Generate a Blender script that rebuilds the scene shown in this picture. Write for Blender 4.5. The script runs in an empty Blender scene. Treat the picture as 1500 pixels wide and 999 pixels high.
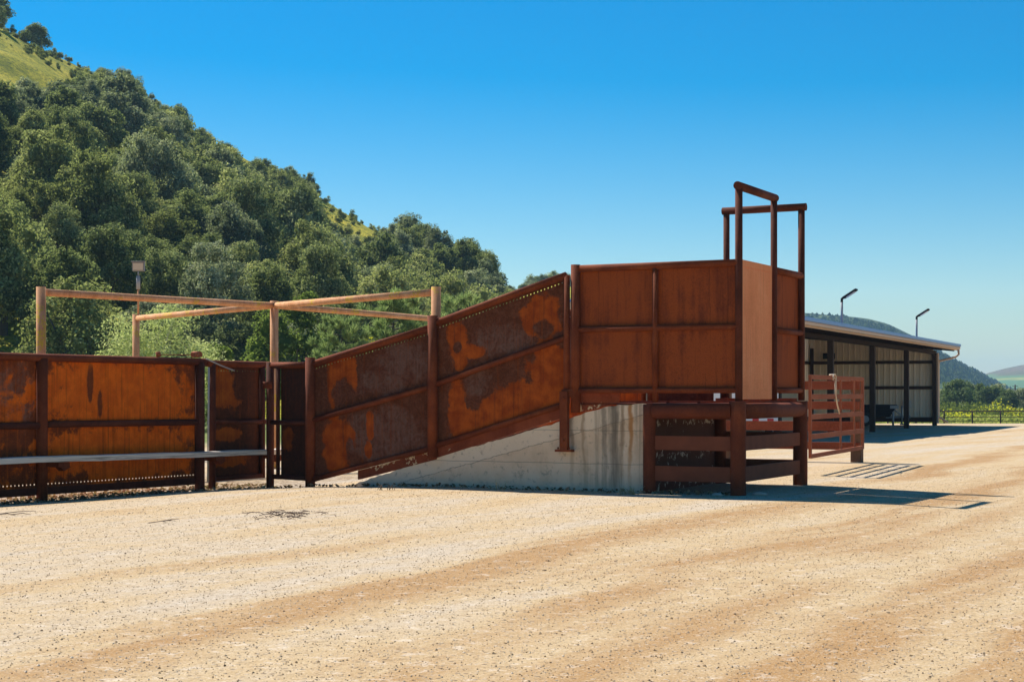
import bpy, math, random
import numpy as np
from mathutils import Vector, Matrix

C = bpy.context.scene.collection
R = math.radians
random.seed(7)
F, HX, HY, EYE = 2400.0, 750.0, 576.0, 1.5      # focal length and horizon of the photograph in its own pixels, eye height


# ------------------------------------------------------------------ objects
class MB:
    """collects boxes, tubes and sheets; build() links them as ONE mesh object"""
    def __init__(s):
        s.v, s.f, s.sm, s.mi = [], [], [], []

    def poly(s, idx, smooth=False):
        s.f.append(tuple(idx)); s.sm.append(smooth)

    def corners(s, p):
        b = len(s.v); s.v += [tuple(q) for q in p]
        for q in ((0, 3, 2, 1), (4, 5, 6, 7), (0, 1, 5, 4), (1, 2, 6, 5), (2, 3, 7, 6), (3, 0, 4, 7)):
            s.poly([b + i for i in q])

    def box(s, x0, x1, y0, y1, z0, z1):
        s.corners([(x0, y0, z0), (x1, y0, z0), (x1, y1, z0), (x0, y1, z0),
                   (x0, y0, z1), (x1, y0, z1), (x1, y1, z1), (x0, y1, z1)])

    def bar(s, p, q, w, h, up=(0, 0, 1)):
        """rectangular bar from p to q, w across, h along 'up'"""
        p, q, up = Vector(p), Vector(q), Vector(up)
        d = (q - p).normalized(); side = d.cross(up).normalized(); u = side.cross(d).normalized()
        a, b = side * w / 2, u * h / 2
        s.corners([p - a - b, p + a - b, q + a - b, q - a - b, p - a + b, p + a + b, q + a + b, q - a + b])

    def tube(s, pts, rad, n=14, cap=True):
        pts = [Vector(p) for p in pts]
        if not hasattr(rad, '__len__'): rad = [rad] * len(pts)
        b = len(s.v); ref = None
        for i, p in enumerate(pts):
            d = (pts[min(i + 1, len(pts) - 1)] - pts[max(i - 1, 0)]).normalized()
            if ref is None: ref = Vector((1, 0, 0)) if abs(d.x) < .8 else Vector((0, 1, 0))
            a = (ref - d * ref.dot(d)).normalized(); ref = a; c = d.cross(a)
            for k in range(n):
                t = 2 * math.pi * k / n
                s.v.append(tuple(p + (a * math.cos(t) + c * math.sin(t)) * rad[i]))
        for i in range(len(pts) - 1):
            for k in range(n):
                k2 = (k + 1) % n
                s.poly([b + i * n + k, b + i * n + k2, b + (i + 1) * n + k2, b + (i + 1) * n + k], True)
        if cap:
            s.poly([b + k for k in range(n)][::-1]); e = b + (len(pts) - 1) * n
            s.poly([e + k for k in range(n)])

    def prism(s, prof, a, b):
        """profile of (x, z) points extruded from y=a to y=b"""
        n = len(prof); i0 = len(s.v)
        s.v += [(x, a, z) for x, z in prof] + [(x, b, z) for x, z in prof]
        s.poly(range(i0, i0 + n)); s.poly(range(i0 + 2 * n - 1, i0 + n - 1, -1))
        for k in range(n):
            k2 = (k + 1) % n
            s.poly([i0 + k, i0 + n + k, i0 + n + k2, i0 + k2])

    def sheet(s, x0, x1, bot, top, y, th, holes=()):
        """steel sheet between the lines bot(x), top(x), with rows of real holes: (distance from top (+) or bottom (-), pitch, size)"""
        def cell(a, b, za, zb, zc, zd):      # corner heights a-low b-low b-high a-high
            s.corners([(a, y, za), (b, y, zb), (b, y + th, zb), (a, y + th, za),
                       (a, y, zd), (b, y, zc), (b, y + th, zc), (a, y + th, zd)])
        cuts = []
        for off, pitch, size in holes:
            cuts.append((off, pitch, size))
        lo, hi = (lambda x: bot(x)), (lambda x: top(x))
        for off, pitch, size in cuts:
            h = size / 2
            if off > 0:
                e0, e1 = (lambda x, o=off, h=h: top(x) - o - h), (lambda x, o=off, h=h: top(x) - o + h)
                cell(x0, x1, e1(x0), e1(x1), top(x1), top(x0)); hi = e0
            else:
                e0, e1 = (lambda x, o=off, h=h: bot(x) - o - h), (lambda x, o=off, h=h: bot(x) - o + h)
                cell(x0, x1, bot(x0), bot(x1), e0(x1), e0(x0)); lo = e1
            n = max(1, int((x1 - x0) / pitch)); st = (x1 - x0) / n; x = x0
            for k in range(n):
                b = x0 + (k + .5) * st - h
                cell(x, b, e0(x), e0(b), e1(b), e1(x)); x = b + size
            cell(x, x1, e0(x), e0(x1), e1(x1), e1(x))
        cell(x0, x1, lo(x0), lo(x1), hi(x1), hi(x0))

    def build(s, name, mat, parent=None, bevel=0, **kw):
        me = bpy.data.meshes.new(name)
        me.from_pydata(s.v, [], s.f)
        me.polygons.foreach_set('use_smooth', s.sm)
        me.materials.append(mat); me.update()
        o = bpy.data.objects.new(name, me); C.objects.link(o)
        if parent: o.parent = parent
        if bevel:
            m = o.modifiers.new('edges', 'BEVEL'); m.width = bevel; m.segments = 2; m.limit_method = 'ANGLE'
        for k, val in kw.items(): o[k] = val
        return o


def thing(name, label, cat, loc=(0, 0, 0), rz=0, group=None):
    o = bpy.data.objects.new(name, None); C.objects.link(o)
    o.empty_display_size = .3; o.location = loc; o.rotation_euler = (0, 0, rz)
    o['label'] = label; o['category'] = cat
    if group: o['group'] = group
    return o


def tag(o, label, cat, group=None):
    o['label'] = label; o['category'] = cat
    if group: o['group'] = group
    return o


def dup(root, loc, rz, sc=1.0, label=None, group=None):
    r = root.copy(); C.objects.link(r)
    r.location = loc; r.rotation_euler = (0, 0, rz); r.scale = (sc,) * 3 if not hasattr(sc, '__len__') else sc
    if label: r['label'] = label
    if group: r['group'] = group
    for ch in list(root.children):
        c = ch.copy(); C.objects.link(c); c.parent = r
        for g in list(ch.children):
            d = g.copy(); C.objects.link(d); d.parent = c
    return r


def raw_mesh(name, V, Fc, mat, tint=None, smooth=False):
    me = bpy.data.meshes.new(name)
    me.from_pydata([tuple(p) for p in V], [], [tuple(f) for f in Fc])
    if smooth: me.polygons.foreach_set('use_smooth', [True] * len(Fc))
    if tint is not None:
        at = me.attributes.new('tint', 'FLOAT', 'FACE'); at.data.foreach_set('value', np.asarray(tint, dtype=np.float32))
    me.materials.append(mat); me.update()
    return me


def link(name, me, parent=None):
    o = bpy.data.objects.new(name, me); C.objects.link(o)
    if parent: o.parent = parent
    return o


# ------------------------------------------------------------------ materials
class G:
    def __init__(s, name):
        s.m = bpy.data.materials.new(name); s.m.use_nodes = True
        s.nt = s.m.node_tree; s.b = s.nt.nodes['Principled BSDF']; s.out = s.nt.nodes['Material Output']

    def put(s, sock, v):
        if hasattr(v, 'is_output'): s.nt.links.new(v, sock)
        elif v is not None:
            if hasattr(v, '__len__') and len(v) == 3 and len(sock.default_value) == 4: v = tuple(v) + (1,)
            sock.default_value = v

    def n(s, t, ins={}, out=0, **kw):
        d = s.nt.nodes.new('ShaderNode' + t)
        for k, v in kw.items(): setattr(d, k, v)
        for k, v in ins.items(): s.put(d.inputs[k], v)
        return d.outputs[out]

    def obj(s): return s.n('TexCoord', out='Object')
    def pos(s): return s.n('NewGeometry', out='Position')
    def attr(s, a): return s.n('Attribute', out='Fac', attribute_name=a)
    def rnd(s): return s.n('ObjectInfo', out='Random')
    def map(s, v, sc=(1, 1, 1), loc=(0, 0, 0), rot=(0, 0, 0)):
        return s.n('Mapping', {'Vector': v, 'Scale': sc, 'Location': loc, 'Rotation': rot})
    def noise(s, v, sc, det=4, ro=.55, dist=0, out='Fac'):
        return s.n('TexNoise', {'Vector': v, 'Scale': sc, 'Detail': det, 'Roughness': ro, 'Distortion': dist}, out=out)
    def voro(s, v, sc, out='Distance', **kw):
        return s.n('TexVoronoi', {'Vector': v, 'Scale': sc}, out=out, **kw)
    def math(s, op, a, b=0., c=None, clamp=False):
        d = s.nt.nodes.new('ShaderNodeMath'); d.operation = op; d.use_clamp = clamp
        s.put(d.inputs[0], a); s.put(d.inputs[1], b)
        if c is not None: s.put(d.inputs[2], c)
        return d.outputs[0]
    def step(s, v, a, b, lo=0., hi=1.):
        return s.n('MapRange', {'Value': v, 'From Min': a, 'From Max': b, 'To Min': lo, 'To Max': hi}, interpolation_type='SMOOTHSTEP')
    def mix(s, f, a, b, mode='MIX'):
        d = s.nt.nodes.new('ShaderNodeMix'); d.data_type = 'RGBA'; d.blend_type = mode
        s.put(d.inputs[0], f); s.put(d.inputs[6], a); s.put(d.inputs[7], b)
        return d.outputs[2]
    def ramp(s, f, stops):
        d = s.nt.nodes.new('ShaderNodeValToRGB'); e = d.color_ramp.elements
        while len(e) < len(stops): e.new(.5)
        for k, (p, c) in enumerate(stops): e[k].position = p; e[k].color = tuple(c) + (1,)
        s.put(d.inputs[0], f); return d.outputs[0]
    def xyz(s, v):
        d = s.nt.nodes.new('ShaderNodeSeparateXYZ'); s.put(d.inputs[0], v); return d.outputs
    def bump(s, h, st=.3, dist=.01):
        s.put(s.b.inputs['Normal'], s.n('Bump', {'Height': h, 'Strength': st, 'Distance': dist}))
    def fin(s, col, rough=.8, metal=0., spec=.12):
        s.put(s.b.inputs['Base Color'], col); s.put(s.b.inputs['Roughness'], rough)
        s.put(s.b.inputs['Metallic'], metal); s.put(s.b.inputs['Specular IOR Level'], spec)
        return s.m
    def blobs(s, v, L):
        """distance field of a list of ellipses (x, z, rx, rz) on an upright sheet"""
        o = s.xyz(v); d = None
        for cx, cz, rx, rz in L:
            a = s.math('MULTIPLY_ADD', o[0], 1 / rx, -cx / rx); b = s.math('MULTIPLY_ADD', o[2], 1 / rz, -cz / rz)
            e = s.math('SQRT', s.math('MULTIPLY_ADD', a, a, s.math('MULTIPLY', b, b)))
            d = e if d is None else s.math('SMOOTH_MIN', d, e, .25)
        return d


def rust(name, dark, mid, bright, sc=1.0, bright_at=.62, streak=.5, rough=.82, chips=None):
    g = G(name); v = g.n('VectorMath', {0: g.obj(), 1: g.n('CombineXYZ', {0: g.math('MULTIPLY', g.rnd(), 37.), 1: g.math('MULTIPLY', g.rnd(), 11.), 2: g.rnd()})}, operation='ADD')
    big = g.noise(v, 2.2 * sc, 6, .62, .4)
    fine = g.noise(v, 55 * sc, 3, .7)
    spk = g.noise(v, 170 * sc, 2, .6)
    st = g.noise(g.map(v, (9, 9, .55)), 1.6 * sc, 4, .6)
    f = g.math('ADD', g.math('MULTIPLY', big, .6), g.math('ADD', g.math('MULTIPLY', fine, .28), g.math('MULTIPLY', st, .25 * streak)))
    col = g.ramp(f, [(.36, dark), (.54, mid), (bright_at + .12, bright)])
    col = g.mix(g.step(spk, .56, .72), col, [min(1, c * 1.7) for c in mid])
    col = g.mix(g.step(spk, .45, .30), col, [c * .55 for c in dark])
    if chips:
        ch = g.step(g.math('MULTIPLY', g.noise(v, 26, 4, .65), g.step(g.noise(v, 1.7, 3), .42, .62)), .47, .52)
        col = g.mix(ch, col, chips)
    run = g.noise(g.map(v, (26, 26, .6)), 1.0, 4, .65)
    col = g.mix(g.step(run, .53, .72, 0, .5 * min(1, streak)), col, [c * .6 for c in dark])
    g.bump(g.math('ADD', g.math('MULTIPLY', big, 4.), g.math('ADD', fine, g.math('MULTIPLY', spk, .6))), .35, .006)
    return g.fin(col, rough)


def patina(name, base, base2, orange, orange2, grey, ob, holes, gr, noisy=0., thr=.60):
    """hot rolled sheet: bluish mill scale with islands of bright rust whose outlines are placed by hand"""
    g = G(name); v = g.obj()
    w = g.noise(v, 5.5, 7, .66); w2 = g.noise(v, 2.0, 3, .5)
    w3 = g.noise(v, 34, 4, .7)
    warp = g.math('ADD', g.math('ADD', g.math('MULTIPLY_ADD', w, 1.7, -.85), g.math('MULTIPLY_ADD', w3, .5, -.25)), g.math('MULTIPLY_ADD', w2, .9, -.45))
    st = g.noise(g.map(v, (14, 14, .8)), 1.0, 5, .6); fine = g.noise(v, 70, 3, .7); med = g.noise(v, 9, 5, .65, 1.2)
    c = g.mix(g.step(med, .38, .66), base, base2)
    if gr:
        dg = g.math('ADD', g.blobs(v, gr), g.math('MULTIPLY', warp, 1.2))
        c = g.mix(g.math('MULTIPLY', g.step(dg, 1.2, .7), g.step(g.math('ADD', g.math('MULTIPLY', g.noise(v, 8, 6, .7, 1.), .6), g.math('MULTIPLY', st, .4)), .36, .64, 0, .85)), c, grey)
    c = g.mix(g.step(st, .55, .72, 0, .5), c, [o * .45 for o in orange])
    oc = g.mix(g.step(g.noise(v, 6, 5, .6), .35, .68), orange2, orange)
    oc = g.mix(g.step(st, .52, .75, 0, .55), oc, [o * .45 for o in orange2])
    d = None
    if ob:
        d = g.math('ADD', g.blobs(v, ob), warp)
        m = g.step(d, 1.16, .88)
        if holes:
            h = g.math('ADD', g.blobs(v, holes), g.math('MULTIPLY', warp, .8)); m = g.math('MULTIPLY', m, g.step(h, .88, 1.16))
    else:
        m = 0.
    if noisy:
        m = g.math('MAXIMUM', m, g.math('MULTIPLY', g.step(g.noise(v, 1.35, 6, .62, .6), thr - .03, thr + .07), noisy))
    c = g.mix(m, c, oc)
    run = g.noise(g.map(v, (22, 22, .5)), 1.0, 4, .65)
    c = g.mix(g.step(run, .52, .70, 0, .55), c, [x * .55 for x in base2]); c = g.mix(g.step(run, .45, .30, 0, .35), c, orange2)
    spk = g.noise(v, 190, 2, .6)
    c = g.mix(g.step(spk, .55, .72, 0, .55), c, orange)
    c = g.mix(g.step(spk, .46, .3, 0, .6), c, [x * .5 for x in base])
    g.bump(g.math('ADD', g.math('MULTIPLY', w2, 6.), g.math('ADD', fine, med)), .3, .006)
    return g.fin(c, g.step(med, .3, .7, .78, .92), spec=.10)


def leafmat(name, c1, c2, c3, trans=.36, var=.42):
    g = G(name)
    t = g.math('ADD', g.attr('tint'), g.math('MULTIPLY_ADD', g.rnd(), var, -var / 2))
    c = g.ramp(t, [(.14, c1), (.52, c2), (.90, c3)])
    nt = g.nt
    d = g.n('BsdfDiffuse', {'Color': c}); tr = g.n('BsdfTranslucent', {'Color': g.mix(.5, c, [c3[0] * 1.0, c3[1] * 1.25, c3[2] * .7])})
    a = nt.nodes.new('ShaderNodeMixShader'); g.put(a.inputs[0], trans); g.put(a.inputs[1], d); g.put(a.inputs[2], tr)
    nt.links.new(a.outputs[0], g.out.inputs['Surface'])
    return g.m


def plain(name, c, rough=.6, metal=0., var=.15, sc=8, spec=.4, bump=0.):
    g = G(name); n = g.noise(g.obj(), sc, 5, .6)
    col = g.mix(n, [x * (1 - var) for x in c], [min(1, x * (1 + var)) for x in c])
    if bump: g.bump(g.noise(g.obj(), sc * 8, 3), bump, .004)
    return g.fin(col, rough, metal, spec)


# ------------------------------------------------------------------ frames of the place
A27 = R(-27.1)
U = Vector((-math.cos(A27), -math.sin(A27))); Vv = Vector((-math.sin(A27), math.cos(A27)))
O = Vector((3.33, 24.05))


def wall(px, py):
    """a spot of the photograph on the chute's near wall, as (x, z) of the chute's own frame (for stains and edges)"""
    a = (px - HX) / F
    t = (O.x - O.y * a) / (-U.x + U.y * a)
    return -t, EYE + (HY - py) * (O.y + U.y * t) / F


def ell(L):
    r = []
    for px, py, rx, ry in L:
        x, z = wall(px, py); r.append((x, z, rx * .0122, ry * .0108))
    return r


# ------------------------------------------------------------------ terrain
FENCE0 = Vector((-7.0, 24.4)); FDIR = Vector((.527, .85)).normalized(); FNRM = Vector((-FDIR.y, FDIR.x))


def sstep(a, b, x):
    t = np.clip((x - a) / (b - a), 0, 1); return t * t * (3 - 2 * t)


def ground_z(x, y):
    x = np.asarray(x, float); y = np.asarray(y, float)
    d = (x - FENCE0.x) * FNRM.x + (y - FENCE0.y) * FNRM.y
    z = -.10 * sstep(-1.5, -.2, d) * sstep(8, 14, y)
    z = z - .075 * np.exp(-((x + 3.6) ** 2 + (y - 27.9) ** 2) / 3.0)
    z = z + .018 * np.sin(x * .7 + y * .23) * np.sin(y * .41 - x * .19) * sstep(30, 20, y)
    fall = np.clip((y - 87) * .0215, 0, 1.6)
    z = z - fall * sstep(4, 22, x)
    return z


RIDGE_PX = [-1400, -700, -300, -120, 0, 50, 100, 160, 200, 300, 350, 400, 450, 480, 545, 600, 660, 700, 740, 770, 800, 850, 900]
RIDGE_PY = [-60, -70, -40, -10, 36, 66, 88, 117, 138, 198, 224, 252, 276, 294, 334, 366, 384, 404, 428, 452, 474, 520, 574]
RZ_PX = [-1400, 0, 545, 760, 900]; RZ_V = [360, 330, 300, 235, 200]
ZB_PX = [-1400, 0, 500, 900]; ZB_V = [90, 98, 104, 150]


def hill_h(x, y):
    x = np.asarray(x, float); y = np.asarray(y, float)
    px = HX + F * x / y
    e = (HY - np.interp(px, RIDGE_PX, RIDGE_PY)) / F
    zr = np.interp(px, RZ_PX, RZ_V); zb = np.interp(px, ZB_PX, ZB_V)
    t = (y - zb) / (zr - zb)
    top = e * zr + EYE
    up = top * (np.clip(t, 0, 1) ** .95)
    down = top - (y - zr) * .42
    h = np.where(t <= 1, up, down)
    bump = (3.6 * np.sin(x * .085 + y * .030 + .6) + 1.5 * np.sin(x * .17 - y * .06 + 2.) * np.sin(y * .07) + .6 * np.sin(x * .27 - y * .19)) * np.clip(t, 0, 1) * np.clip((1 - t) * 4, 0, 1)
    return np.where(t < 0, -1.0 + t * 3, h + bump - .3)


def grid_mesh(name, X, Y, Z, mat, smooth=True):
    ny, nx = X.shape
    V = np.stack([X, Y, Z], -1).reshape(-1, 3)
    i = np.arange(ny * nx).reshape(ny, nx)
    Fc = np.stack([i[:-1, :-1], i[:-1, 1:], i[1:, 1:], i[1:, :-1]], -1).reshape(-1, 4)
    me = raw_mesh(name, V.tolist(), Fc.tolist(), mat, smooth=smooth)
    o = link(name, me); o['kind'] = 'structure'
    return o


def mat_ground():
    g = G('dry dirt'); p = g.pos(); o = g.xyz(p)
    # wheel tracks run along the yard (chute depth direction, slightly turned), so stretch the noise that way
    wob = g.n('VectorMath', {0: g.noise(p, .10, 3, .5, out='Color'), 1: (.5, .5, .5)}, operation='SUBTRACT')
    pw = g.n('VectorMath', {0: wob, 1: (3., 3., 0.), 2: p}, operation='MULTIPLY_ADD')
    tr = g.map(pw, (1, 1, 1), rot=(0, 0, R(31)))
    tr3 = g.noise(g.map(g.map(pw, rot=(0, 0, R(44))), (1.2, .07, 1)), 1.0, 6, .65, .5)
    tr1 = g.noise(g.map(tr, (.62, .045, 1)), 1.0, 6, .62, .6)
    tr2 = g.noise(g.map(tr, (1.9, .10, 1)), 1.0, 5, .6, .3)
    blot = g.noise(p, .55, 6, .65, .5)
    fine = g.noise(p, 14, 5, .72); grit = g.noise(p, 60, 4, .75)
    pale, tan, brown = (.515, .43, .32), (.515, .375, .205), (.385, .22, .085)
    f = g.math('ADD', g.math('MULTIPLY', tr1, .50), g.math('ADD', g.math('MULTIPLY', tr2, .22), g.math('ADD', g.math('MULTIPLY', tr3, .22), g.math('MULTIPLY', blot, .20))))
    # wheel tracks: brown bands of bare soil along the yard between paler ridges of gravel
    ow = g.xyz(pw)
    q = g.math('MULTIPLY_ADD', ow[0], .907, g.math('MULTIPLY', ow[1], -.42))
    q = g.math('ADD', q, g.math('MULTIPLY_ADD', tr2, .9, -.45))
    band = None
    for q0, wd, am in ((-6.15, .62, .135), (-4.25, .60, .085), (-3.25, .42, .06), (-2.2, .5, .095), (-.9, .6, .06), (.6, .7, .09), (2.4, .8, .09), (-7.0, .40, -.045), (-5.2, .4, -.03), (-1.5, .4, -.05), (-9.6, .6, .04)):
        e = g.math('MULTIPLY', g.step(g.math('ABSOLUTE', g.math('ADD', q, -q0)), wd, wd * .05), am)
        band = e if band is None else g.math('ADD', band, e)
    band = g.math('MULTIPLY', band, g.step(g.math('ADD', tr1, g.math('MULTIPLY', blot, .6)), .48, .92, .25, 1.15))
    lane = g.step(g.math('ADD', q, g.math('MULTIPLY_ADD', blot, 2.4, -1.2)), -7.6, -5.2)
    f2 = g.math('ADD', g.math('ADD', f, band), g.math('MULTIPLY_ADD', lane, .06, -.05))
    c = g.ramp(f2, [(.43, pale), (.56, tan), (.72, brown)])
    c = g.mix(g.step(grit, .52, .66, 0, .55), c, (.74, .61, .44))
    c = g.mix(g.step(grit, .46, .34, 0, .65), c, (.27, .17, .085))
    c = g.mix(g.step(fine, .54, .68, 0, .40), c, (.36, .22, .11))
    mid = g.noise(p, 5.5, 4, .8)
    c = g.mix(g.step(mid, .54, .70, 0, .38), c, (.24, .15, .075)); c = g.mix(g.step(mid, .46, .32, 0, .45), c, (.74, .65, .53))
    vo = g.voro(p, 21, out='Distance'); vc = g.n('SeparateColor', {0: g.voro(p, 21, out='Color')}, out=0)
    peb = g.math('MULTIPLY', g.step(vo, .36, .24), g.step(vc, .70, .74))
    vo2 = g.voro(p, 47); vc2 = g.n('SeparateColor', {0: g.voro(p, 47, out='Color')}, out=0)
    c = g.mix(g.math('MULTIPLY', g.step(vo2, .42, .26), g.step(vc2, .60, .66, 0, .7)), c, g.mix(vc2, (.80, .68, .52), (.20, .13, .075)))
    c = g.mix(g.math('MULTIPLY', peb, .75), c, g.mix(g.step(vc, .72, 1.), (.12, .08, .05), (.55, .45, .33)))
    # grass beyond the yard
    gn = g.noise(p, .9, 6, .7); gn2 = g.noise(p, 6, 4, .7)
    gc = g.ramp(gn, [(.3, (.05, .085, .018)), (.5, (.12, .16, .035)), (.7, (.22, .21, .06))])
    gc = g.mix(g.step(gn2, .45, .7, 0, .5), gc, (.30, .28, .10))
    far = g.step(g.math('ADD', o[1], g.math('MULTIPLY', blot, 6.)), 146, 152)
    lft = g.math('MULTIPLY', g.step(g.math('ADD', o[1], g.math('MULTIPLY', blot, 12.)), 52, 62), g.step(o[0], 2, -6))
    c = g.mix(g.math('MAXIMUM', far, lft), c, gc)
    # trodden litter along the steel fence
    rel = g.math('ADD', g.math('MULTIPLY', g.math('ADD', o[0], -FENCE0.x), FNRM.x), g.math('MULTIPLY', g.math('ADD', o[1], -FENCE0.y), FNRM.y))
    lit = g.math('MULTIPLY', g.math('MULTIPLY', g.step(rel, -.75, .15), g.step(o[1], 34, 30)), g.step(g.noise(p, 7, 6, .75), .40, .60))
    c = g.mix(g.math('MULTIPLY', lit, .8), c, (.16, .095, .05))
    h = g.math('ADD', g.math('MULTIPLY', fine, 1.0), g.math('ADD', g.math('MULTIPLY', grit, .55), g.math('MULTIPLY', peb, .5)))
    g.bump(h, .7, .018)
    return g.fin(c, .95, spec=.12)


def mat_hill():
    g = G('hill grass'); p = g.pos()
    a = g.noise(p, .09, 5, .65, .4); b = g.noise(p, .45, 6, .75); c2 = g.noise(p, 2.2, 4, .75)
    c = g.ramp(g.math('ADD', g.math('MULTIPLY', a, .5), g.math('MULTIPLY', b, .5)), [(.38, (.12, .15, .012)), (.47, (.36, .34, .022)), (.58, (.62, .50, .045))])
    c = g.mix(g.step(c2, .47, .60, 0, .85), c, (.085, .115, .022))
    g.bump(g.math('ADD', b, c2), .8, .4)
    return g.fin(c, .95, spec=.1)


def mat_far(name, c1, c2, c3, bands=None):
    g = G(name); p = g.pos()
    v = g.voro(g.map(p, (1, 1, 1)), .125, out='Distance'); n = g.noise(p, .03, 8, .75); n2 = g.noise(p, .0038, 4, .6)
    m = g.math('MULTIPLY', g.step(v, .85, .45), g.step(n, .44, .50))
    c = g.mix(g.step(n2, .35, .65), c1, c3); c = g.mix(m, c, c2)
    if bands:
        o = g.xyz(p); w = g.math('ADD', o[2], g.math('MULTIPLY_ADD', n2, 22., g.math('MULTIPLY', o[0], -.012)))
        c = g.mix(g.step(w, bands[0], bands[0] - 5), c, g.ramp(g.n('MapRange', {'Value': w, 'From Min': 0., 'From Max': bands[0]}), bands[1]))
    return g.fin(c, .95, spec=.05)


gx = np.unique(np.concatenate([np.linspace(-4600, -200, 14), np.linspace(-200, -30, 18), np.linspace(-30, 40, 150), np.linspace(40, 220, 30), np.linspace(220, 4600, 14)]))
gy = np.unique(np.concatenate([np.linspace(-60, 4, 8), np.linspace(4, 45, 100), np.linspace(45, 200, 70), np.linspace(200, 6200, 24)]))
X, Y = np.meshgrid(gx, gy)
grid_mesh('ground', X, Y, ground_z(X, Y), mat_ground())

# wooded hill on the left: its own sheet of terrain rising out of the ground
pa = np.linspace(-1400, 960, 150); zz = np.unique(np.concatenate([np.linspace(84, 420, 130), np.linspace(420, 620, 12)]))
PX, Y = np.meshgrid(pa, zz); X = (PX - HX) / F * Y
H = hill_h(X, Y); hill_mat = mat_hill()
grid_mesh('hillside', X, Y, np.maximum(H, -12), hill_mat)


def far_hill(name, pxs, pys, zr, zb, mat, back=1.6, rough=0.):
    pa = np.linspace(pxs[0], pxs[-1], 120); tt = np.linspace(0, 1 + back, 60)
    PA, T = np.meshgrid(pa, tt)
    Yd = zb + (zr - zb) * T; Xd = (PA - HX) / F * Yd
    top = (HY - np.interp(PA, pxs, pys)) / F * zr + EYE
    k = np.where(T <= 1, np.sin(np.clip(T, 0, 1) * math.pi / 2) ** 1.2, 1 - ((T - 1) / back) ** 1.5)
    edge = np.minimum((PA - pxs[0]), (pxs[-1] - PA)) / (pxs[-1] - pxs[0])
    Zd = -3 + (top + 3) * k
    Zd = Zd + rough * np.sin(Xd * .015 + Yd * .006) * np.sin(Yd * .0083) * np.clip(k, 0, 1) * (np.abs(T - 1) > .02)
    return grid_mesh(name, Xd, Yd, Zd, mat)


far_hill('far_hill', [700, 742, 765, 790, 815, 850, 900, 960, 1040, 1100], [570, 470, 428, 420, 416, 424, 450, 500, 560, 580], 480, 380, hill_mat)
hill_a = far_hill('distant_hill', [600, 800, 1000, 1100, 1180, 1230, 1270, 1300, 1340, 1380, 1400, 1430, 1456, 1480, 1510],
         [560, 520, 478, 466, 465, 467, 471, 478, 496, 518, 530, 545, 560, 572, 582], 2000, 1000,
         mat_far('chaparral', (.10, .125, .030), (.004, .012, .006), (.055, .080, .024)), rough=4.5)
far_hill('distant_hill', [1300, 1380, 1440, 1470, 1500, 1600, 1750, 1950, 2300], [582, 562, 549, 541, 535, 515, 505, 530, 575], 3600, 2250,
         mat_far('bare slopes', (.20, .13, .085), (.10, .085, .04), (.16, .13, .06),
                 (38, [(0., (.18, .20, .05)), (.35, (.09, .16, .05)), (.62, (.085, .17, .06)), (.70, (.30, .30, .07)), (.80, (.10, .18, .06)), (1., (.14, .15, .06))])))

# ------------------------------------------------------------------ steel materials
m_rail = rust('rusted pipe', (.095, .021, .009), (.19, .045, .015), (.31, .09, .030))
m_post = rust('rusted post', (.10, .024, .010), (.20, .049, .017), (.32, .09, .032))
m_dark = rust('dark rusted pipe', (.055, .017, .010), (.11, .032, .017), (.20, .06, .026))
m_chan = rust('rusted channel', (.15, .034, .014), (.25, .060, .024), (.33, .09, .034), chips=(.70, .50, .28))
m_box = rust('brown rusted sheet', (.065, .020, .011), (.155, .035, .013), (.31, .068, .015), sc=.7, streak=2.2)
m_door = rust('smooth brown sheet', (.66, .22, .085), (.78, .275, .115), (.84, .34, .16), sc=.8, streak=1.0)
m_dock = rust('rusted dock pipe', (.085, .023, .011), (.17, .042, .017), (.30, .08, .026))
m_board = plain('brown painted board', (.19, .058, .028), .8, var=.35, sc=5, bump=.3, spec=.15)
m_pen = rust('faded red oxide pipe', (.36, .150, .062), (.60, .285, .130), (.78, .45, .245), sc=1.3, streak=1.2, chips=(.62, .40, .05))
m_gate = rust('red oxide gate paint', (.25, .074, .034), (.33, .105, .050), (.42, .16, .08), sc=.7)
m_fenceb = rust('rusty board', (.20, .048, .020), (.28, .070, .030), (.36, .11, .045), sc=.6)

SCALE, SCALE2 = (.082, .028, .013), (.135, .052, .029)
OR1, OR2 = (.46, .092, .009), (.27, .047, .007)
GREY = (.17, .105, .082)
m_ramp = patina('ramp sheet', SCALE, SCALE2, OR1, OR2, GREY,
    ell([(792, 466, 27, 30), (668, 500, 16, 28), (684, 515, 22, 10), (672, 525, 10, 22),
         (497, 540, 22, 18), (513, 552, 9, 26), (484, 568, 7, 34),
         (775, 585, 58, 26), (805, 548, 30, 45), (800, 520, 18, 30), (705, 620, 42, 26), (745, 600, 50, 30), (668, 600, 14, 40),
         (490, 655, 20, 46), (505, 640, 14, 20), (540, 622, 6, 22), (537, 658, 5, 12)]),
    ell([(794, 482, 13, 13), (668, 508, 7, 9), (500, 577, 18, 20), (697, 562, 18, 22), (775, 618, 20, 8), (510, 655, 6, 16)]),
    ell([(560, 640, 60, 46), (525, 628, 16, 22), (740, 500, 46, 22), (590, 530, 40, 30), (697, 562, 18, 22), (560, 560, 40, 20)]))
m_fence = patina('fence sheet', (.13, .036, .014), (.20, .05, .016), (.84, .165, .009), (.66, .115, .007), GREY,
    [(1.65, 1.5, 1.75, .60), (1.7, .55, 1.75, .42), (-1.9, 1.2, 1.0, .9)], [(1.02, 1.66, .06, .34), (1.22, 1.35, .05, .2)], [(-.35, 1.45, .30, .45), (-.6, 1.55, .2, .3)], .9, .57)
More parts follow.
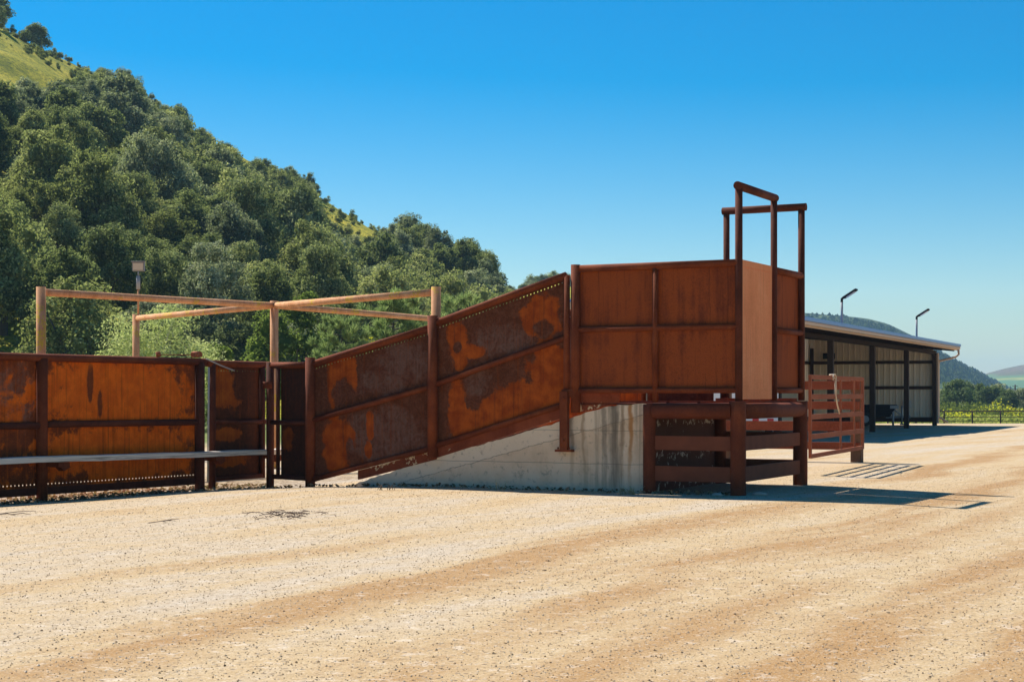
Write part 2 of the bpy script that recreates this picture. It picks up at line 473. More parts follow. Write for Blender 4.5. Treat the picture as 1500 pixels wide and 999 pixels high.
m_gatesheet = patina('gate sheet', (.065, .023, .012), (.105, .036, .018), (.42, .10, .012), (.30, .065, .010), GREY,
    [(.42, 1.6, .38, .35), (.62, 1.42, .36, .18), (.55, .80, .30, .12), (.7, .35, .45, .12)], [(.95, 1.62, .25, .25)], [], 0)

m_short = patina('dark sheet', (.050, .020, .012), (.080, .030, .016), (.30, .07, .010), (.20, .045, .009), GREY, [(.42, .72, .14, .2)], [], [], 0)

# ------------------------------------------------------------------ loading platform (upper box)
lp = thing('loading_platform', 'raised rust brown steel box with tall pipe door frames at the ramp top', 'loading chute', (O.x, O.y, 0), A27)


def pipe(name, p, q, r, mat, par, n=16):
    m = MB(); m.tube([p, q], r, n); return m.build(name, mat, par)


PH = 3.415      # top rail height
WD = 3.08       # width of the platform
pipe('post', (-2.64, 0, 1.20), (-2.64, 0, 3.478), .073, m_post, lp)
pipe('post', (0, 0, 1.383), (0, 0, 4.50), .055, m_dark, lp)
pipe('post', (0, 1.643, 1.383), (0, 1.643, 4.50), .052, m_dark, lp)
pipe('post', (0, WD, 1.383), (0, WD, 4.50), .055, m_dark, lp)
pipe('post', (-1.29, WD, 1.36), (-1.29, WD, 4.50), .052, m_dark, lp)
pipe('post', (-2.64, WD, 1.20), (-2.64, WD, 3.478), .073, m_post, lp)
pipe('crossbar', (0, -.07, 4.54), (0, 1.71, 4.54), .062, m_dark, lp)
pipe('crossbar', (-1.36, WD, 4.54), (.08, WD, 4.54), .062, m_dark, lp)
for y in (0, WD):
    s = 1 if y == 0 else -1
    pipe('post', (-1.318, y, 1.36), (-1.318, y, 3.38), .047, m_dark if y else m_rail, lp)
    x1 = 0 if y == 0 else -1.29
    pipe('rail', (-2.60, y, PH), (x1, y, PH), .055, m_rail, lp)
    pipe('rail', (-2.60, y, 2.48), (x1, y, 2.48), .046, m_rail, lp)
    pipe('rail', (-2.60, y, 1.545), (x1, y, 1.545), .042, m_rail, lp)
    m = MB(); m.sheet(-2.66, -1.32, lambda x: 1.50, lambda x: 3.40, y + s * .045, .006); m.build('side_panel', m_box, lp)
    if y == 0:
        m = MB(); m.sheet(-1.31, .0, lambda x: 1.50, lambda x: 3.40, y + s * .045, .006); m.build('side_panel', m_box, lp)
for x in (-.70, -1.05):
    pipe('floor_stub', (x - .3, WD, 1.36), (x - .3, WD, 1.54), .05, m_dark, lp)
# end wall right of the door
for z, r in ((PH, .055), (2.48, .046), (1.545, .042)):
    pipe('rail', (0, 1.66, z), (0, WD - .02, z), r, m_rail, lp)


def yz_sheet(m, y0, y1, z0, z1, x, th, holes=None):
    k = MB(); k.sheet(y0, y1, lambda q: z0, lambda q: z1, 0, th, holes or ())
    b = len(m.v); m.v += [(x - py, px, pz) for px, py, pz in k.v]
    for f in k.f: m.poly([b + i for i in f])


m = MB(); yz_sheet(m, 1.65, WD + .0, 1.50, 3.40, -.045, .006); m.build('end_panel', m_box, lp)
m = MB(); yz_sheet(m, .075, 1.575, 1.41, 3.47, -.01, .007, [(.10, .062, .020)])
m.box(-.05, -.012, .085, 1.565, 3.435, 3.475); m.box(-.05, -.018, .085, .13, 1.42, 3.43); m.box(-.05, -.018, 1.52, 1.565, 1.42, 3.43)
m.build('door', m_door, lp)
m = MB(); m.box(-2.60, -.03, .10, WD + .02, 1.325, 1.352)
for k in range(5):
    m.box(-2.2 + k * .5, -2.15 + k * .5, .14, WD - .1, 1.352, 1.378)
m.build('floor', m_dark, lp)
m = MB(); m.box(-1.44, -.05, WD - .12, WD - .075, 1.354, 1.418)
for k in range(4): m.box(-1.27 + .28 * k, -1.22 + .28 * k, WD - .16, WD - .122, 1.36, 1.43)
m.build('kick_plate', m_gate, lp)
m = MB(); m.sheet(-2.62, -1.95, lambda x: 1.36 if x > -2.0 else 1.20, lambda x: 1.50, .10, .008); m.build('kick_plate', m_chan, lp)
m = MB(); m.sheet(-2.62, -1.50, lambda x: 1.36, lambda x: 1.50, WD - .05, .008); m.build('kick_plate', m_ramp, lp)

# ------------------------------------------------------------------ ramp walls
rw = thing('ramp_walls', 'sloping rusted steel side walls with pipe rails climbing the concrete ramp', 'loading chute', (O.x, O.y, 0), A27)
botL = lambda x: .071 + .243 * (x + 7.43); topL = lambda x: 2.005 + .248 * (x + 7.44); midL = lambda x: 1.066 + .243 * (x + 7.43)
botR = lambda x: .665 + .294 * (x + 5.087); topR = lambda x: 2.640 + .298 * (x + 5.087); midR = lambda x: 1.654 + .310 * (x + 5.087)
for y in (0, WD):
    s = 1 if y == 0 else -1
    pipe('post', (-7.543, y, -.35), (-7.543, y, 2.10), .085, m_post, rw)
    pipe('post', (-5.166, y - s * .02, .47), (-5.166, y - s * .02, 2.748), .083, m_post, rw)
    pipe('post', (-2.79, y, 1.34), (-2.79, y, topR(-2.79)), .050, m_post, rw)
    for a, b, bo, to, mi in ((-7.48, -5.23, botL, topL, midL), (-5.10, -2.80, botR, topR, midR)):
        pipe('rail', (a, y, to(a)), (b, y, to(b)), .056, m_rail, rw)
        pipe('rail', (a, y, mi(a)), (b, y, mi(b)), .047, m_rail, rw)
        pipe('rail', (a, y, bo(a)), (b, y, bo(b)), .045, m_rail, rw)
        m = MB(); m.sheet(a - .06, b + (.08 if b < -4 else 0), lambda x: bo(x) - .02, lambda x: to(x), y + s * .045, .006, [(.085, .0605, .020)])
        m.build('side_panel', m_ramp, rw)
    m = MB()
    for a, b, bo in ((-6.62, -5.12, botL), (-5.12, -2.80, botR)):
        zt = lambda x: bo(x) - .045
        m.corners([(a, y + s * .03, zt(a) - .15), (b, y + s * .03, zt(b) - .15), (b, y + s * .11, zt(b) - .15), (a, y + s * .11, zt(a) - .15),
                   (a, y + s * .03, zt(a)), (b, y + s * .03, zt(b)), (b, y + s * .11, zt(b)), (a, y + s * .11, zt(a))])
    m.build('base_channel', m_chan, rw)
m = MB(); m.bar((-2.79, -.085, 1.53), (-2.79, -.085, .62), .085, .13, (1, 0, 0)); m.box(-2.93, -2.65, -.14, -.02, .60, .635)
m.tube([(-2.79, -.17, 1.42), (-2.79, -.02, 1.42)], .03, 8); m.tube([(-2.79, -.17, .78), (-2.79, -.02, .78)], .022, 8)
m.tube([(-2.89, -.10, .64), (-2.89, -.10, .67)], .016, 6); m.tube([(-2.70, -.10, .64), (-2.70, -.10, .67)], .016, 6)
m.box(-2.85, -2.62, -.07, -.03, 1.44, 1.56)
m.build('bracket', m_post, rw)

# ------------------------------------------------------------------ concrete ramp


def mat_concrete():
    g = G('weathered concrete'); v = g.obj(); o = g.xyz(v)
    a = g.noise(v, 1.3, 6, .6, .4); b = g.noise(v, 11, 6, .7); f = g.noise(v, 80, 3, .7)
    c = g.ramp(a, [(.3, (.62, .43, .26)), (.5, (.78, .57, .37)), (.7, (.84, .65, .45))])
    # the last pour: a paler band under the sloping top edge
    topz = g.math('MULTIPLY_ADD', o[0], .265, 1.838)
    dt = g.math('SUBTRACT', topz, o[2])
    c = g.mix(g.step(g.math('ADD', dt, g.math('MULTIPLY_ADD', b, .10, -.05)), .27, .24, 0, .65), c, (.82, .66, .47))
    crack = g.math('ABSOLUTE', g.math('ADD', dt, g.math('MULTIPLY_ADD', g.noise(v, 5, 5, .7), .10, -.31)))
    c = g.mix(g.step(crack, .009, .002, 0, .6), c, (.16, .13, .10))
    for zl in (.42, .93):
        ln = g.math('ABSOLUTE', g.math('ADD', o[2], g.math('MULTIPLY_ADD', g.noise(v, 3, 3), .03, -zl - .015)))
        c = g.mix(g.step(ln, .010, .002, 0, .5), c, (.16, .14, .115))
    c = g.mix(g.step(b, .55, .75, 0, .5), c, (.84, .70, .52))
    c = g.mix(g.step(b, .46, .28, 0, .7), c, (.36, .27, .185))
    # water and rust runs below the platform edge
    run = g.noise(g.map(v, (7, 7, .35)), 1.0, 5, .65, .25)
    near = g.math('MULTIPLY', g.step(o[0], -2.75, -2.1), g.step(o[0], -1.45, -1.56))
    c = g.mix(g.math('MULTIPLY', g.math('MULTIPLY', near, g.step(run, .44, .66)), .55), c, (.115, .085, .055))
    for cx, w, s, col in ((-1.74, .055, .85, (.42, .17, .035)), (-2.02, .10, .75, (.10, .08, .055)), (-1.88, .05, .6, (.22, .13, .06)), (-2.72, .05, .55, (.22, .12, .06)), (-2.50, .04, .5, (.25, .13, .05)), (-2.18, .05, .5, (.12, .095, .07))):
        d = g.math('ABSOLUTE', g.math('ADD', o[0], g.math('MULTIPLY_ADD', g.noise(g.map(v, (1, 1, .8)), 2.2, 4), .22, -.11 - cx)))
        c = g.mix(g.math('MULTIPLY', g.step(d, w, w * .2, 0, s), g.step(o[2], .0, 1.0, .25, 1.)), c, col)
    c = g.mix(g.step(g.math('ADD', o[2], g.math('MULTIPLY_ADD', b, .22, -.11)), .16, .0, 0, .45), c, (.60, .50, .38))
    g.bump(g.math('ADD', b, g.math('MULTIPLY', f, .5)), .5, .012)
    return g.fin(c, .92, spec=.15)


def mat_paint():
    g = G('worn brown painted concrete'); v = g.obj(); o = g.xyz(v)
    n = g.noise(v, 7, 7, .72, .4); st = g.noise(g.map(v, (3, 3, 1)), 1, 4)
    c = g.mix(st, (.10, .038, .024), (.16, .066, .042))
    zb = g.math('ABSOLUTE', g.math('ADD', o[2], -.52)); zt = g.math('ABSOLUTE', g.math('ADD', o[2], -1.04)); z0 = o[2]
    w = g.math('MAXIMUM', g.math('MAXIMUM', g.step(zb, .12, .02), g.step(zt, .10, .02)), g.step(z0, .22, .02))
    c = g.mix(g.step(g.math('ADD', n, g.math('MULTIPLY', w, .085)), .635, .665), c, (.60, .50, .40))
    g.bump(n, .4, .01)
    return g.fin(c, .85)


cr = thing('concrete_ramp', 'pale stained concrete ramp wall rising from the dirt under the sloping steel walls', 'ramp', (O.x, O.y, 0), A27)
prof = [(-7.15, -.6), (-7.1, -.12), (-5.796, .268), (-5.0, .508), (-3.887, .798), (-2.851, 1.075), (-2.573, 1.175), (-2.25, 1.268), (-1.944, 1.318), (-1.66, 1.335), (-1.50, 1.338), (-1.50, -.6)]
rr = random.Random(3)
fine_prof = [prof[0]]
for a, b in zip(prof[1:-2], prof[2:-1]):
    n = max(1, int((b[0] - a[0]) / .07))
    for k in range(n):
        t = k / n; fine_prof.append((a[0] + (b[0] - a[0]) * t, a[1] + (b[1] - a[1]) * t + rr.uniform(-.014, .010)))
fine_prof += [prof[-2]]
for k in range(20):
    fine_prof.append((-1.50 + rr.uniform(-.022, .008), 1.30 - 1.28 * k / 19))
fine_prof += [prof[-1]]
m = MB(); m.prism(fine_prof, .04, WD + .05); m.build('ramp_body', mat_concrete(), cr)
m = MB()
m.box(-1.495, -1.470, .10, WD - .02, -.3, 1.30)
m.build('end_face', mat_paint(), cr, bevel=.006)

# ------------------------------------------------------------------ dock frame
dk = thing('dock_frame', 'thick rusted pipe dock frame with brown boards standing in front of the concrete ramp end', 'dock', (O.x, O.y, 0), A27)


def rough_post(x, y, r, z1, mat, seed):
    rr = random.Random(seed); m = MB(); n = 9
    m.tube([(x, y, -.4 + (z1 + .4) * k / n) for k in range(n + 1)], [r * (1 + rr.uniform(-.012, .012)) for k in range(n + 1)], 20)
    return m.build('post', mat, dk)


rough_post(-1.40, -.03, .098, 1.335, m_dock, 1); rough_post(0, -.03, .115, 1.375, m_dock, 2); rough_post(-.02, WD, .118, 1.375, m_dock, 3); rough_post(-1.40, WD, .1, 1.335, m_dock, 4)
pipe('rail', (-1.33, -.03, 1.235), (-.09, -.03, 1.235), .118, m_dock, dk, 24)
pipe('rail', (-.01, .06, 1.235), (-.02, WD - .08, 1.235), .118, m_dock, dk, 24)
pipe('rail', (-1.33, WD, 1.235), (-.11, WD, 1.235), .118, m_dock, dk, 24)
for z0, z1 in ((.185, .415), (.65, .865)):
    m = MB(); m.box(-1.335, -.08, -.045, .0, z0, z1); m.build('board', m_board, dk, bevel=.008)
    m = MB(); m.box(-.035, .012, .10, WD - .085, z0, z1); m.build('board', m_board, dk, bevel=.008)
    m = MB(); m.box(-1.33, -.12, WD - .02, WD + .025, z0, z1); m.build('board', m_board, dk, bevel=.008)

# ------------------------------------------------------------------ solid steel fence on the left
FA = math.atan2(FDIR.y, FDIR.x)
sf = thing('steel_fence', 'long solid fence of orange rusted steel sheets and pipe posts left of the gate', 'fence', (FENCE0.x, FENCE0.y, 0), FA)
FT = 2.045
for x in (-6.82, -3.41, 0, 3.41):
    pipe('post', (x, 0, -.5), (x, 0, FT - .03), .083, m_dark if x > 3 else m_rail, sf)
pipe('rail', (-6.9, 0, FT), (3.55, 0, FT - .02), .058, m_rail, sf)
for a, b in ((-6.82, -3.41), (-3.41, 0), (0, 3.41)):
    pipe('rail', (a + .07, 0, 1.035), (b - .07, 0, 1.02), .05, m_dark, sf)
    m = MB(); m.sheet(a + .06, b - .06, lambda x: .01, lambda x: FT, .055, .006, [(-.135, .073, .022)])
    m.build('panel', m_fence, sf)
    m = MB(); m.box(a + .09, b - .09, .01, .053, -.015, .095); m.build('base_angle', m_dark, sf)
# latch gear on the fence end
m = MB(); m.tube([(3.50, -.10, .02), (3.52, -.10, 1.93)], .016, 10); m.build('drop_rod', plain('pale galvanised rod', (.55, .47, .37), .6, .0, .3, 20), sf)
m = MB(); m.box(3.25, 3.42, -.05, .05, FT + .06, FT + .13); m.tube([(3.33, -.08, FT + .1), (3.33, .08, FT + .1)], .05, 12); m.tube([(2.45, 0, FT + .05), (2.45, .02, FT + .12)], .04, 10)
m.bar((2.5, .02, FT + .08), (3.25, .02, FT + .09), .015, .015); m.build('latch', m_gate, sf)
m = MB(); m.tube([(3.5, -.06, FT + .03), (3.75, -.16, FT - .08), (4.02, -.22, FT - .165)], .012, 8); m.build('latch_lever', plain('bare metal lever', (.40, .34, .29), .5, .2, .2), sf)

sg = thing('steel_gate', 'narrow patchy rusted steel gate between the long fence and the slim post', 'gate', (FENCE0.x + FDIR.x * 3.58, FENCE0.y + FDIR.y * 3.58, 0), FA)
pipe('stile', (.13, 0, -.10), (.13, 0, 2.0), .062, m_dark, sg); pipe('stile', (1.42, 0, .02), (1.42, 0, 2.0), .05, m_dark, sg)
pipe('rail', (.0, 0, 2.0), (1.60, 0, 2.0), .055, m_rail, sg); pipe('rail', (.15, 0, 1.02), (1.62, 0, 1.0), .045, m_dark, sg); pipe('rail', (.15, 0, .06), (1.42, 0, .06), .045, m_dark, sg)
m = MB(); m.sheet(.17, 1.40, lambda x: .03, lambda x: 1.98, .045, .006, [(.10, .065, .020)]); m.build('panel', m_gatesheet, sg)

EP = Vector((-4.17, 28.25)); EQ = O + U * 7.543
es = thing('steel_fence', 'short dark solid steel fence piece between slim hinge post and foot of the ramp', 'fence', (EP.x, EP.y, 0), math.atan2(EQ.y - EP.y, EQ.x - EP.x))
L = (EQ - EP).length
pipe('post', (0, 0, -.5), (0, 0, 2.03), .068, m_dark, es); pipe('stile', (.22, 0, .05), (.22, 0, 1.96), .035, m_dark, es)
pipe('rail', (0, 0, 1.98), (L - .05, 0, 1.97), .055, m_rail, es); pipe('rail', (0, 0, 1.0), (L - .05, 0, 1.0), .042, m_dark, es); pipe('rail', (.1, 0, .07), (L - .05, 0, .07), .042, m_dark, es)
m = MB(); m.sheet(.24, L - .05, lambda x: .04, lambda x: 1.95, .05, .006); m.build('panel', m_short, es)
m = MB(); m.tube([(-.01, -.05, 1.58), (-.01, -.05, 1.70)], .085, 12); m.build('hinge', m_rail, es)

# grey plank shelf along the fence
g = G('weathered grey plank'); v = g.obj()
gr = g.noise(g.map(v, (.6, 14, 22)), 1.4, 6, .65, .8)
col = g.ramp(gr, [(.36, (.34, .27, .20)), (.48, (.78, .66, .52)), (.66, (.90, .80, .66))])
g.bump(gr, .5, .006); m_plank = g.fin(col, .9)
pk = thing('plank', 'long weathered grey plank on brackets across the orange fence and the gate', 'plank', (FENCE0.x, FENCE0.y, 0), FA)
m = MB(); N = 22; rr = random.Random(5); xs = [-3.6 + (5.22 + 3.6) * k / N for k in range(N + 1)]
prev = None
ring = []
for x in xs:
    z = .535 - .0085 * (x + 1) + rr.uniform(-.006, .006)
    ring.append([(x, -.36, z - .045), (x, -.10, z - .045), (x, -.10, z + .04), (x, -.36, z + .04)])
b0 = 0
for r_ in ring: m.v += r_
for k in range(N):
    for j in range(4):
        j2 = (j + 1) % 4; m.poly([k * 4 + j, (k + 1) * 4 + j, (k + 1) * 4 + j2, k * 4 + j2])
m.poly([3, 2, 1, 0]); m.poly([N * 4 + j for j in range(4)])
m.build('board', m_plank, pk, bevel=.008)
for x in (-3.41, .12, 3.55, 5.05):
    m = MB(); z = .485 - .0085 * (x + 1)
    m.box(x - .11, x + .11, -.34, -.085, z - .07, z - .004); m.prism([(x - .05, z - .07), (x + .16, z - .07), (x + .02, z - .13)], -.32, -.2)
    m.build('bracket', m_post, pk)

# ------------------------------------------------------------------ overhead pipe frame of the pens
pf = thing('pen_frame', 'faded reddish overhead pipe frame of the pens crossing behind the steel fence', 'pipe frame')
c0 = (-5.05, 34.8); arms = [(-8.68, 30.2, 151), (-1.40, 30.2, 151), (-9.34, 40.7, 112), (-1.96, 41.0, 111)]
HT = 3.36
for x, y in [c0] + [(a[0], a[1]) for a in arms]:
    m = MB(); m.tube([(x, y, -.4), (x, y, HT + .10)], .088, 16); m.build('post', m_pen, pf)
for x, y, _ in arms:
    d = Vector((c0[0] - x, c0[1] - y, 0)).normalized() * .07
    pipe('crossbar', (x + d.x, y + d.y, HT), (c0[0] - d.x, c0[1] - d.y, HT), .067, m_pen, pf)

m_gal = plain('galvanised steel', (.36, .35, .34), .7, .2, .15, 15, .2)
m_blk = plain('black metal', (.018, .017, .017), .6, 0, .2, 8, .12)
m_lens = plain('tan floodlight glass', (.62, .47, .33), .3, 0, .06, 30)
x, y = -9.34, 40.7
fl = thing('flood_light', 'square flood light with tan face on slim pole above the pen frame', 'flood light', (x + .06, y - .02, HT + .1))
m = MB(); m.tube([(0, 0, 0), (0, 0, .62)], .024, 10); m.build('pole', m_pen, fl)
m = MB(); m.tube([(0, 0, .62), (0, 0, .95)], .050, 12); m.tube([(0, 0, .95), (0, 0, 1.07)], .018, 8); m.build('mount', m_gal, fl)
m = MB(); m.box(-.15, .15, -.02, .10, 1.07, 1.29); m.box(-.165, .165, -.06, .11, 1.29, 1.315); m.build('lamp_head', plain('grey lamp housing', (.22, .20, .19), .5), fl, bevel=.008)
m = MB(); m.box(-.125, .125, -.034, -.021, 1.095, 1.27); m.build('lens', m_lens, fl)

# ------------------------------------------------------------------ pipe gate, rope, board fence on the right
GA = Vector((5.46, 30.0)); GB = Vector((7.49, 35.0)); GL = (GB - GA).length
pg = thing('pipe_gate', 'open reddish gate of flat bars standing right of the loading dock', 'gate', (GA.x, GA.y, 0), math.atan2(GB.y - GA.y, GB.x - GA.x))
gz = [.345, .70, 1.065, 1.435, 1.80]
for x, w in ((0, .095), (GL * .56, .11), (GL * .835, .11), (GL, .12)):
    m = MB(); m.box(x - w / 2, x + w / 2, -.025, .025, gz[0] - .035, gz[-1] + .035) if x in (0, GL) else m.box(x - w / 2, x + w / 2, .006, .03, gz[0], gz[-1])
    m.build('stile', m_gate, pg, bevel=.005)
for k, z in enumerate(gz):
    h = .08 if k in (0, 4) else .095
    m = MB(); m.box(.04, GL - .04, -.024 if k in (0, 4) else -.020, .022 if k in (0, 4) else .004, z - h / 2, z + h / 2); m.build('rail', m_gate, pg, bevel=.005)
cu = [(0, 0, 1.83), (-.03, 0, 1.86), (.02, -.03, 1.87), (.05, -.05, 1.80), (.06, -.05, 1.62), (.10, -.05, 1.42), (.25, -.05, 1.22), (.42, -.05, 1.10)]
gx0 = GL * .40
rp = MB(); rp.tube([(gx0 - .25, -.05, 1.76), (gx0 - .22, -.05, 1.86), (gx0 - .05, -.05, 1.865), (gx0 + .05, -.05, 1.80), (gx0 - .05, -.05, 1.68), (gx0 + .02, -.05, 1.45), (gx0 + .15, -.055, 1.27), (gx0 + .38, -.05, 1.10)], .015, 8)
rp.tube([(gx0 - .2, -.05, 1.865), (gx0 - .1, .05, 1.86), (gx0 + .02, -.05, 1.78), (gx0 + .0, -.06, 1.5)], .013, 8)
ro = rp.build('rope', plain('pale rope', (.62, .50, .36), .9, 0, .25, 60, bump=.6)); ro.location = (GA.x, GA.y, 0); ro.rotation_euler = (0, 0, pg.rotation_euler[2])
tag(ro, 'pale knotted rope hanging from the reddish bar gate', 'rope')

BP = Vector((7.47, 35.6))
bf = thing('board_fence', 'rusty brown fence of wide boards ending at a thick square post behind the bar gate', 'fence', (BP.x, BP.y, 0), A27)
m_wood = rust('weathered brown post', (.11, .052, .026), (.165, .082, .042), (.22, .12, .065), sc=.6, streak=1.5)
m = MB(); m.box(-.115, .115, -.02, .21, -.4, 1.80); m.build('post', m_wood, bf, bevel=.012)
for k in range(1, 5):
    m = MB(); m.box(-3.0 * k - .09, -3.0 * k + .09, .06, .24, -.4, 1.78); m.build('post', m_wood, bf, bevel=.012)
for y0, y1 in ((558, 570.5), (588, 599.5), (617.5, 631.5), (648, 659)):
    z1 = EYE + (HY - y0) * 35.6 / F; z0 = EYE + (HY - y1) * 35.6 / F
    m = MB(); m.box(-12.2, .10, -.065, -.022, z0, z1); m.build('board', m_fenceb, bf, bevel=.006)

# ------------------------------------------------------------------ white stock trailer far behind the platform
m_wht = plain('white painted trailer', (.74, .75, .76), .4, 0, .05, 6)
st = thing('stock_trailer', 'white box trailer with red and white rear tape glimpsed beneath the loading platform', 'trailer', (6.35, 47.0, 0), R(-6))
m = MB(); m.box(-1.28, 1.28, 0, 6.2, .78, 2.55); m.build('body', m_wht, st, bevel=.04)
for k in range(4):
    for x0 in (-1.29, 1.284):
        m = MB(); m.box(x0, x0 + .006, .4 + k * 1.4, 1.5 + k * 1.4, 1.9, 2.15); m.build('vent_slot', m_blk, st)
m = MB(); m.box(-1.26, 1.26, -.05, -.003, .66, .80); m.build('bumper', m_wht, st, bevel=.006)
m_red = plain('red reflector', (.55, .03, .03), .4)
for k in range(3):
    m = MB(); m.box(.12 + .42 * k, .30 + .42 * k, -.058, -.052, .68, .78); m.build('reflector', m_red, st)
m = MB(); m.box(-1.2, 1.2, .5, 6.8, .55, .66); m.bar((0, 6.2, .58), (0, 7.6, .55), .15, .12); m.build('chassis', m_blk, st)
m_rub = plain('tyre rubber', (.025, .025, .025), .8)
for x in (-1.12, 1.12):
    for y in (2.6, 3.5):
        w = MB(); w.tube([(x - .11, y, .37), (x - .08, y, .37), (x + .08, y, .37), (x + .11, y, .37)], [.33, .37, .37, .33], 24); wo = w.build('wheel', m_rub, st)
        w = MB(); w.tube([(x - .125, y, .37), (x + .125, y, .37)], .2, 16); w.build('rim', m_gal, wo)

# ------------------------------------------------------------------ open shed
BC = Vector((21.1, 81.8)); BA = R(-23.8)
sh = thing('open_shed', 'long open fronted metal shed with tan fascia and slim dark posts across the yard', 'shed', (BC.x, BC.y, 0), BA)
m_fas = plain('tan fascia steel', (.62, .44, .31), .6, 0, .08, 2, .15)
m_roof = plain('roof steel with painted sky reflection', (.11, .22, .50), .35, .2, .1, 2)  # blue of the reflected sky is put into the base colour
m_brn = plain('dark brown steel', (.062, .038, .027), .7, 0, .2, 3, .1)
m_wal = plain('tan ribbed wall steel', (.84, .70, .53), .6, 0, .07, 1.5, .15)
D, LN, EZ = 6.7, 32.6, 3.86
rise = .095
for k in range(5):
    y = -7.67 * k
    m = MB(); m.box(-.11, .11, y - .10, y + .10, -.2, 3.45); m.build('post', m_brn, sh, bevel=.01)
m = MB(); m.corners([(1.02, -LN, EZ - .03), (1.02, .62, EZ - .03), (-D, .62, EZ - .03 + rise * (D + 1)), (-D, -LN, EZ - .03 + rise * (D + 1)),
                     (1.02, -LN, EZ + .03), (1.02, .62, EZ + .03), (-D, .62, EZ + .03 + rise * (D + 1)), (-D, -LN, EZ + .03 + rise * (D + 1))])
for k in range(int(LN / .6)):
    y = -LN + .3 + k * .6
    m.bar((1.0, y, EZ + .045), (-D + .02, y, EZ + .045 + rise * (D + 1)), .05, .04)
m.build('roof', m_roof, sh)
m = MB(); m.box(1.024, 1.16, -LN - .02, .64, EZ - .17, EZ - .045); m.build('gutter', m_fas, sh, bevel=.02)
m = MB(); m.box(.98, 1.02, -LN, .6, EZ - .22, EZ - .034); m.build('fascia', m_fas, sh)
m = MB(); m.box(1.023, 1.19, -LN - .03, .66, EZ - .042, EZ + .085); m.build('roof_edge', m_roof, sh, bevel=.01)
m = MB()
m.box(-.10, .10, -LN, .05, 3.45, 3.62)
for k in range(17):
    y = -LN + .5 + k * 2.0
    m.corners([(.97, y, 3.58), (.97, y + .07, 3.58), (-D + .1, y + .07, 3.58 + rise * (D + .9)), (-D + .1, y, 3.58 + rise * (D + .9)),
               (.97, y, 3.80), (.97, y + .07, 3.80), (-D + .1, y + .07, 3.80 + rise * (D + .9)), (-D + .1, y, 3.80 + rise * (D + .9))])
m.build('roof_beam', plain('dark roof beam', (.034, .022, .016), .8, 0, .2, 3, .05), sh)


def ribbed(m, length, h0, h1, depth=.045, pitch=.30):
    """ribbed sheet along x from 0 to -length, bottom .05, top height from h0 to h1"""
    xs = []
    x = 0.
    while x < length:
        xs += [(x, 0), (x + .022, -depth), (x + .046, -depth), (x + .068, 0), (x + .145, 0), (x + .155, -.012), (x + .165, 0)]; x += pitch
    xs.append((length, 0)); b = len(m.v)
    for x, d in xs:
        t = x / length; m.v.append((-x, d, .05)); m.v.append((-x, d, h0 + (h1 - h0) * t))
    for k in range(len(xs) - 1): m.poly([b + 2 * k, b + 2 * k + 2, b + 2 * k + 3, b + 2 * k + 1])


m = MB(); ribbed(m, D - .1, 3.74, 3.74 + rise * D); o = m.build('end_wall', m_wal, sh); o.location = (-.08, .14, 0)
m = MB(); ribbed(m, LN - .3, 4.66, 4.66); o = m.build('back_wall', m_wal, sh); o.location = (-D + .05, -LN + .2, 0); o.rotation_euler = (0, 0, R(-90))
m = MB(); m.box(-D + .1, -.12, .02, .13, 2.98, 3.13); m.box(-D + .1, -.12, .02, .13, 1.70, 1.86); m.box(-D + .1, -.12, .02, .13, .05, .30)
m.box(-D + .15, -D + .27, -LN + .3, 0, 3.0, 3.15); m.box(-D + .15, -D + .27, -LN + .3, 0, 1.7, 1.86)
m.build('girt', m_brn, sh)
for k in (1, 2): 
    m = MB(); m.box(-3.1 * k - .09, -3.1 * k + .09, -.03, .018, .0, 3.8); m.build('end_stud', m_brn, sh)
m = MB(); m.tube([(1.08, .5, EZ - .18), (1.10, .52, EZ - .42), (.95, .48, EZ - .55), (.20, .22, EZ - .75), (.16, .20, EZ - .95), (.16, .20, .42), (.18, .20, .3), (.5, .2, .12), (.62, .2, .05)], .055, 10); m.build('downspout', m_fas, sh)
m = MB(); m.box(.112, .20, -.06, .14, .0, 3.5); m.build('corner_trim', m_fas, sh)
m = MB(); m.tube([(-1.3, .02, 1.1), (-1.3, .02, 3.5)], .03, 8); m.box(-1.55, -1.15, -.10, .018, .78, 1.14); m.build('conduit', plain('pale conduit', (.58, .56, .52), .5), sh)
m = MB(); m.box(-5.6, -5.0, -.12, .018, 3.25, 3.55); m.build('junction_box', m_blk, sh)

for k, (yy, lab) in enumerate(((-24.3, 'tilted black area light on thin pole at the shed roof edge nearest the rusty chute'), (-9.05, 'tilted black area light on thin pole near the far end of the shed roof'))):
    wp = BC + Vector((.70 * math.cos(BA) - yy * math.sin(BA), .70 * math.sin(BA) + yy * math.cos(BA)))
    al = thing('area_light', lab, 'area light', (wp.x, wp.y, EZ + .05), BA, 'area lights on the shed roof')
    m = MB(); m.tube([(0, 0, -.02), (0, 0, .90)], .045, 10); m.box(-.12, .12, -.10, .10, -.02, .015); m.build('pole', m_gal, al)
    m = MB(); m.tube([(0, 0, .88), (.0, 0, 1.0), (.09, -.02, 1.06)], .05, 10); m.bar((.06, 0, 1.03), (.55, -.05, 1.33), .26, .07); m.build('lamp_head', m_blk, al, bevel=.012)
    m = MB(); m.bar((.18, 0, 1.055), (.50, -.04, 1.252), .20, .012); m.build('lens', plain('lamp glass', (.45, .45, .42), .3), al)

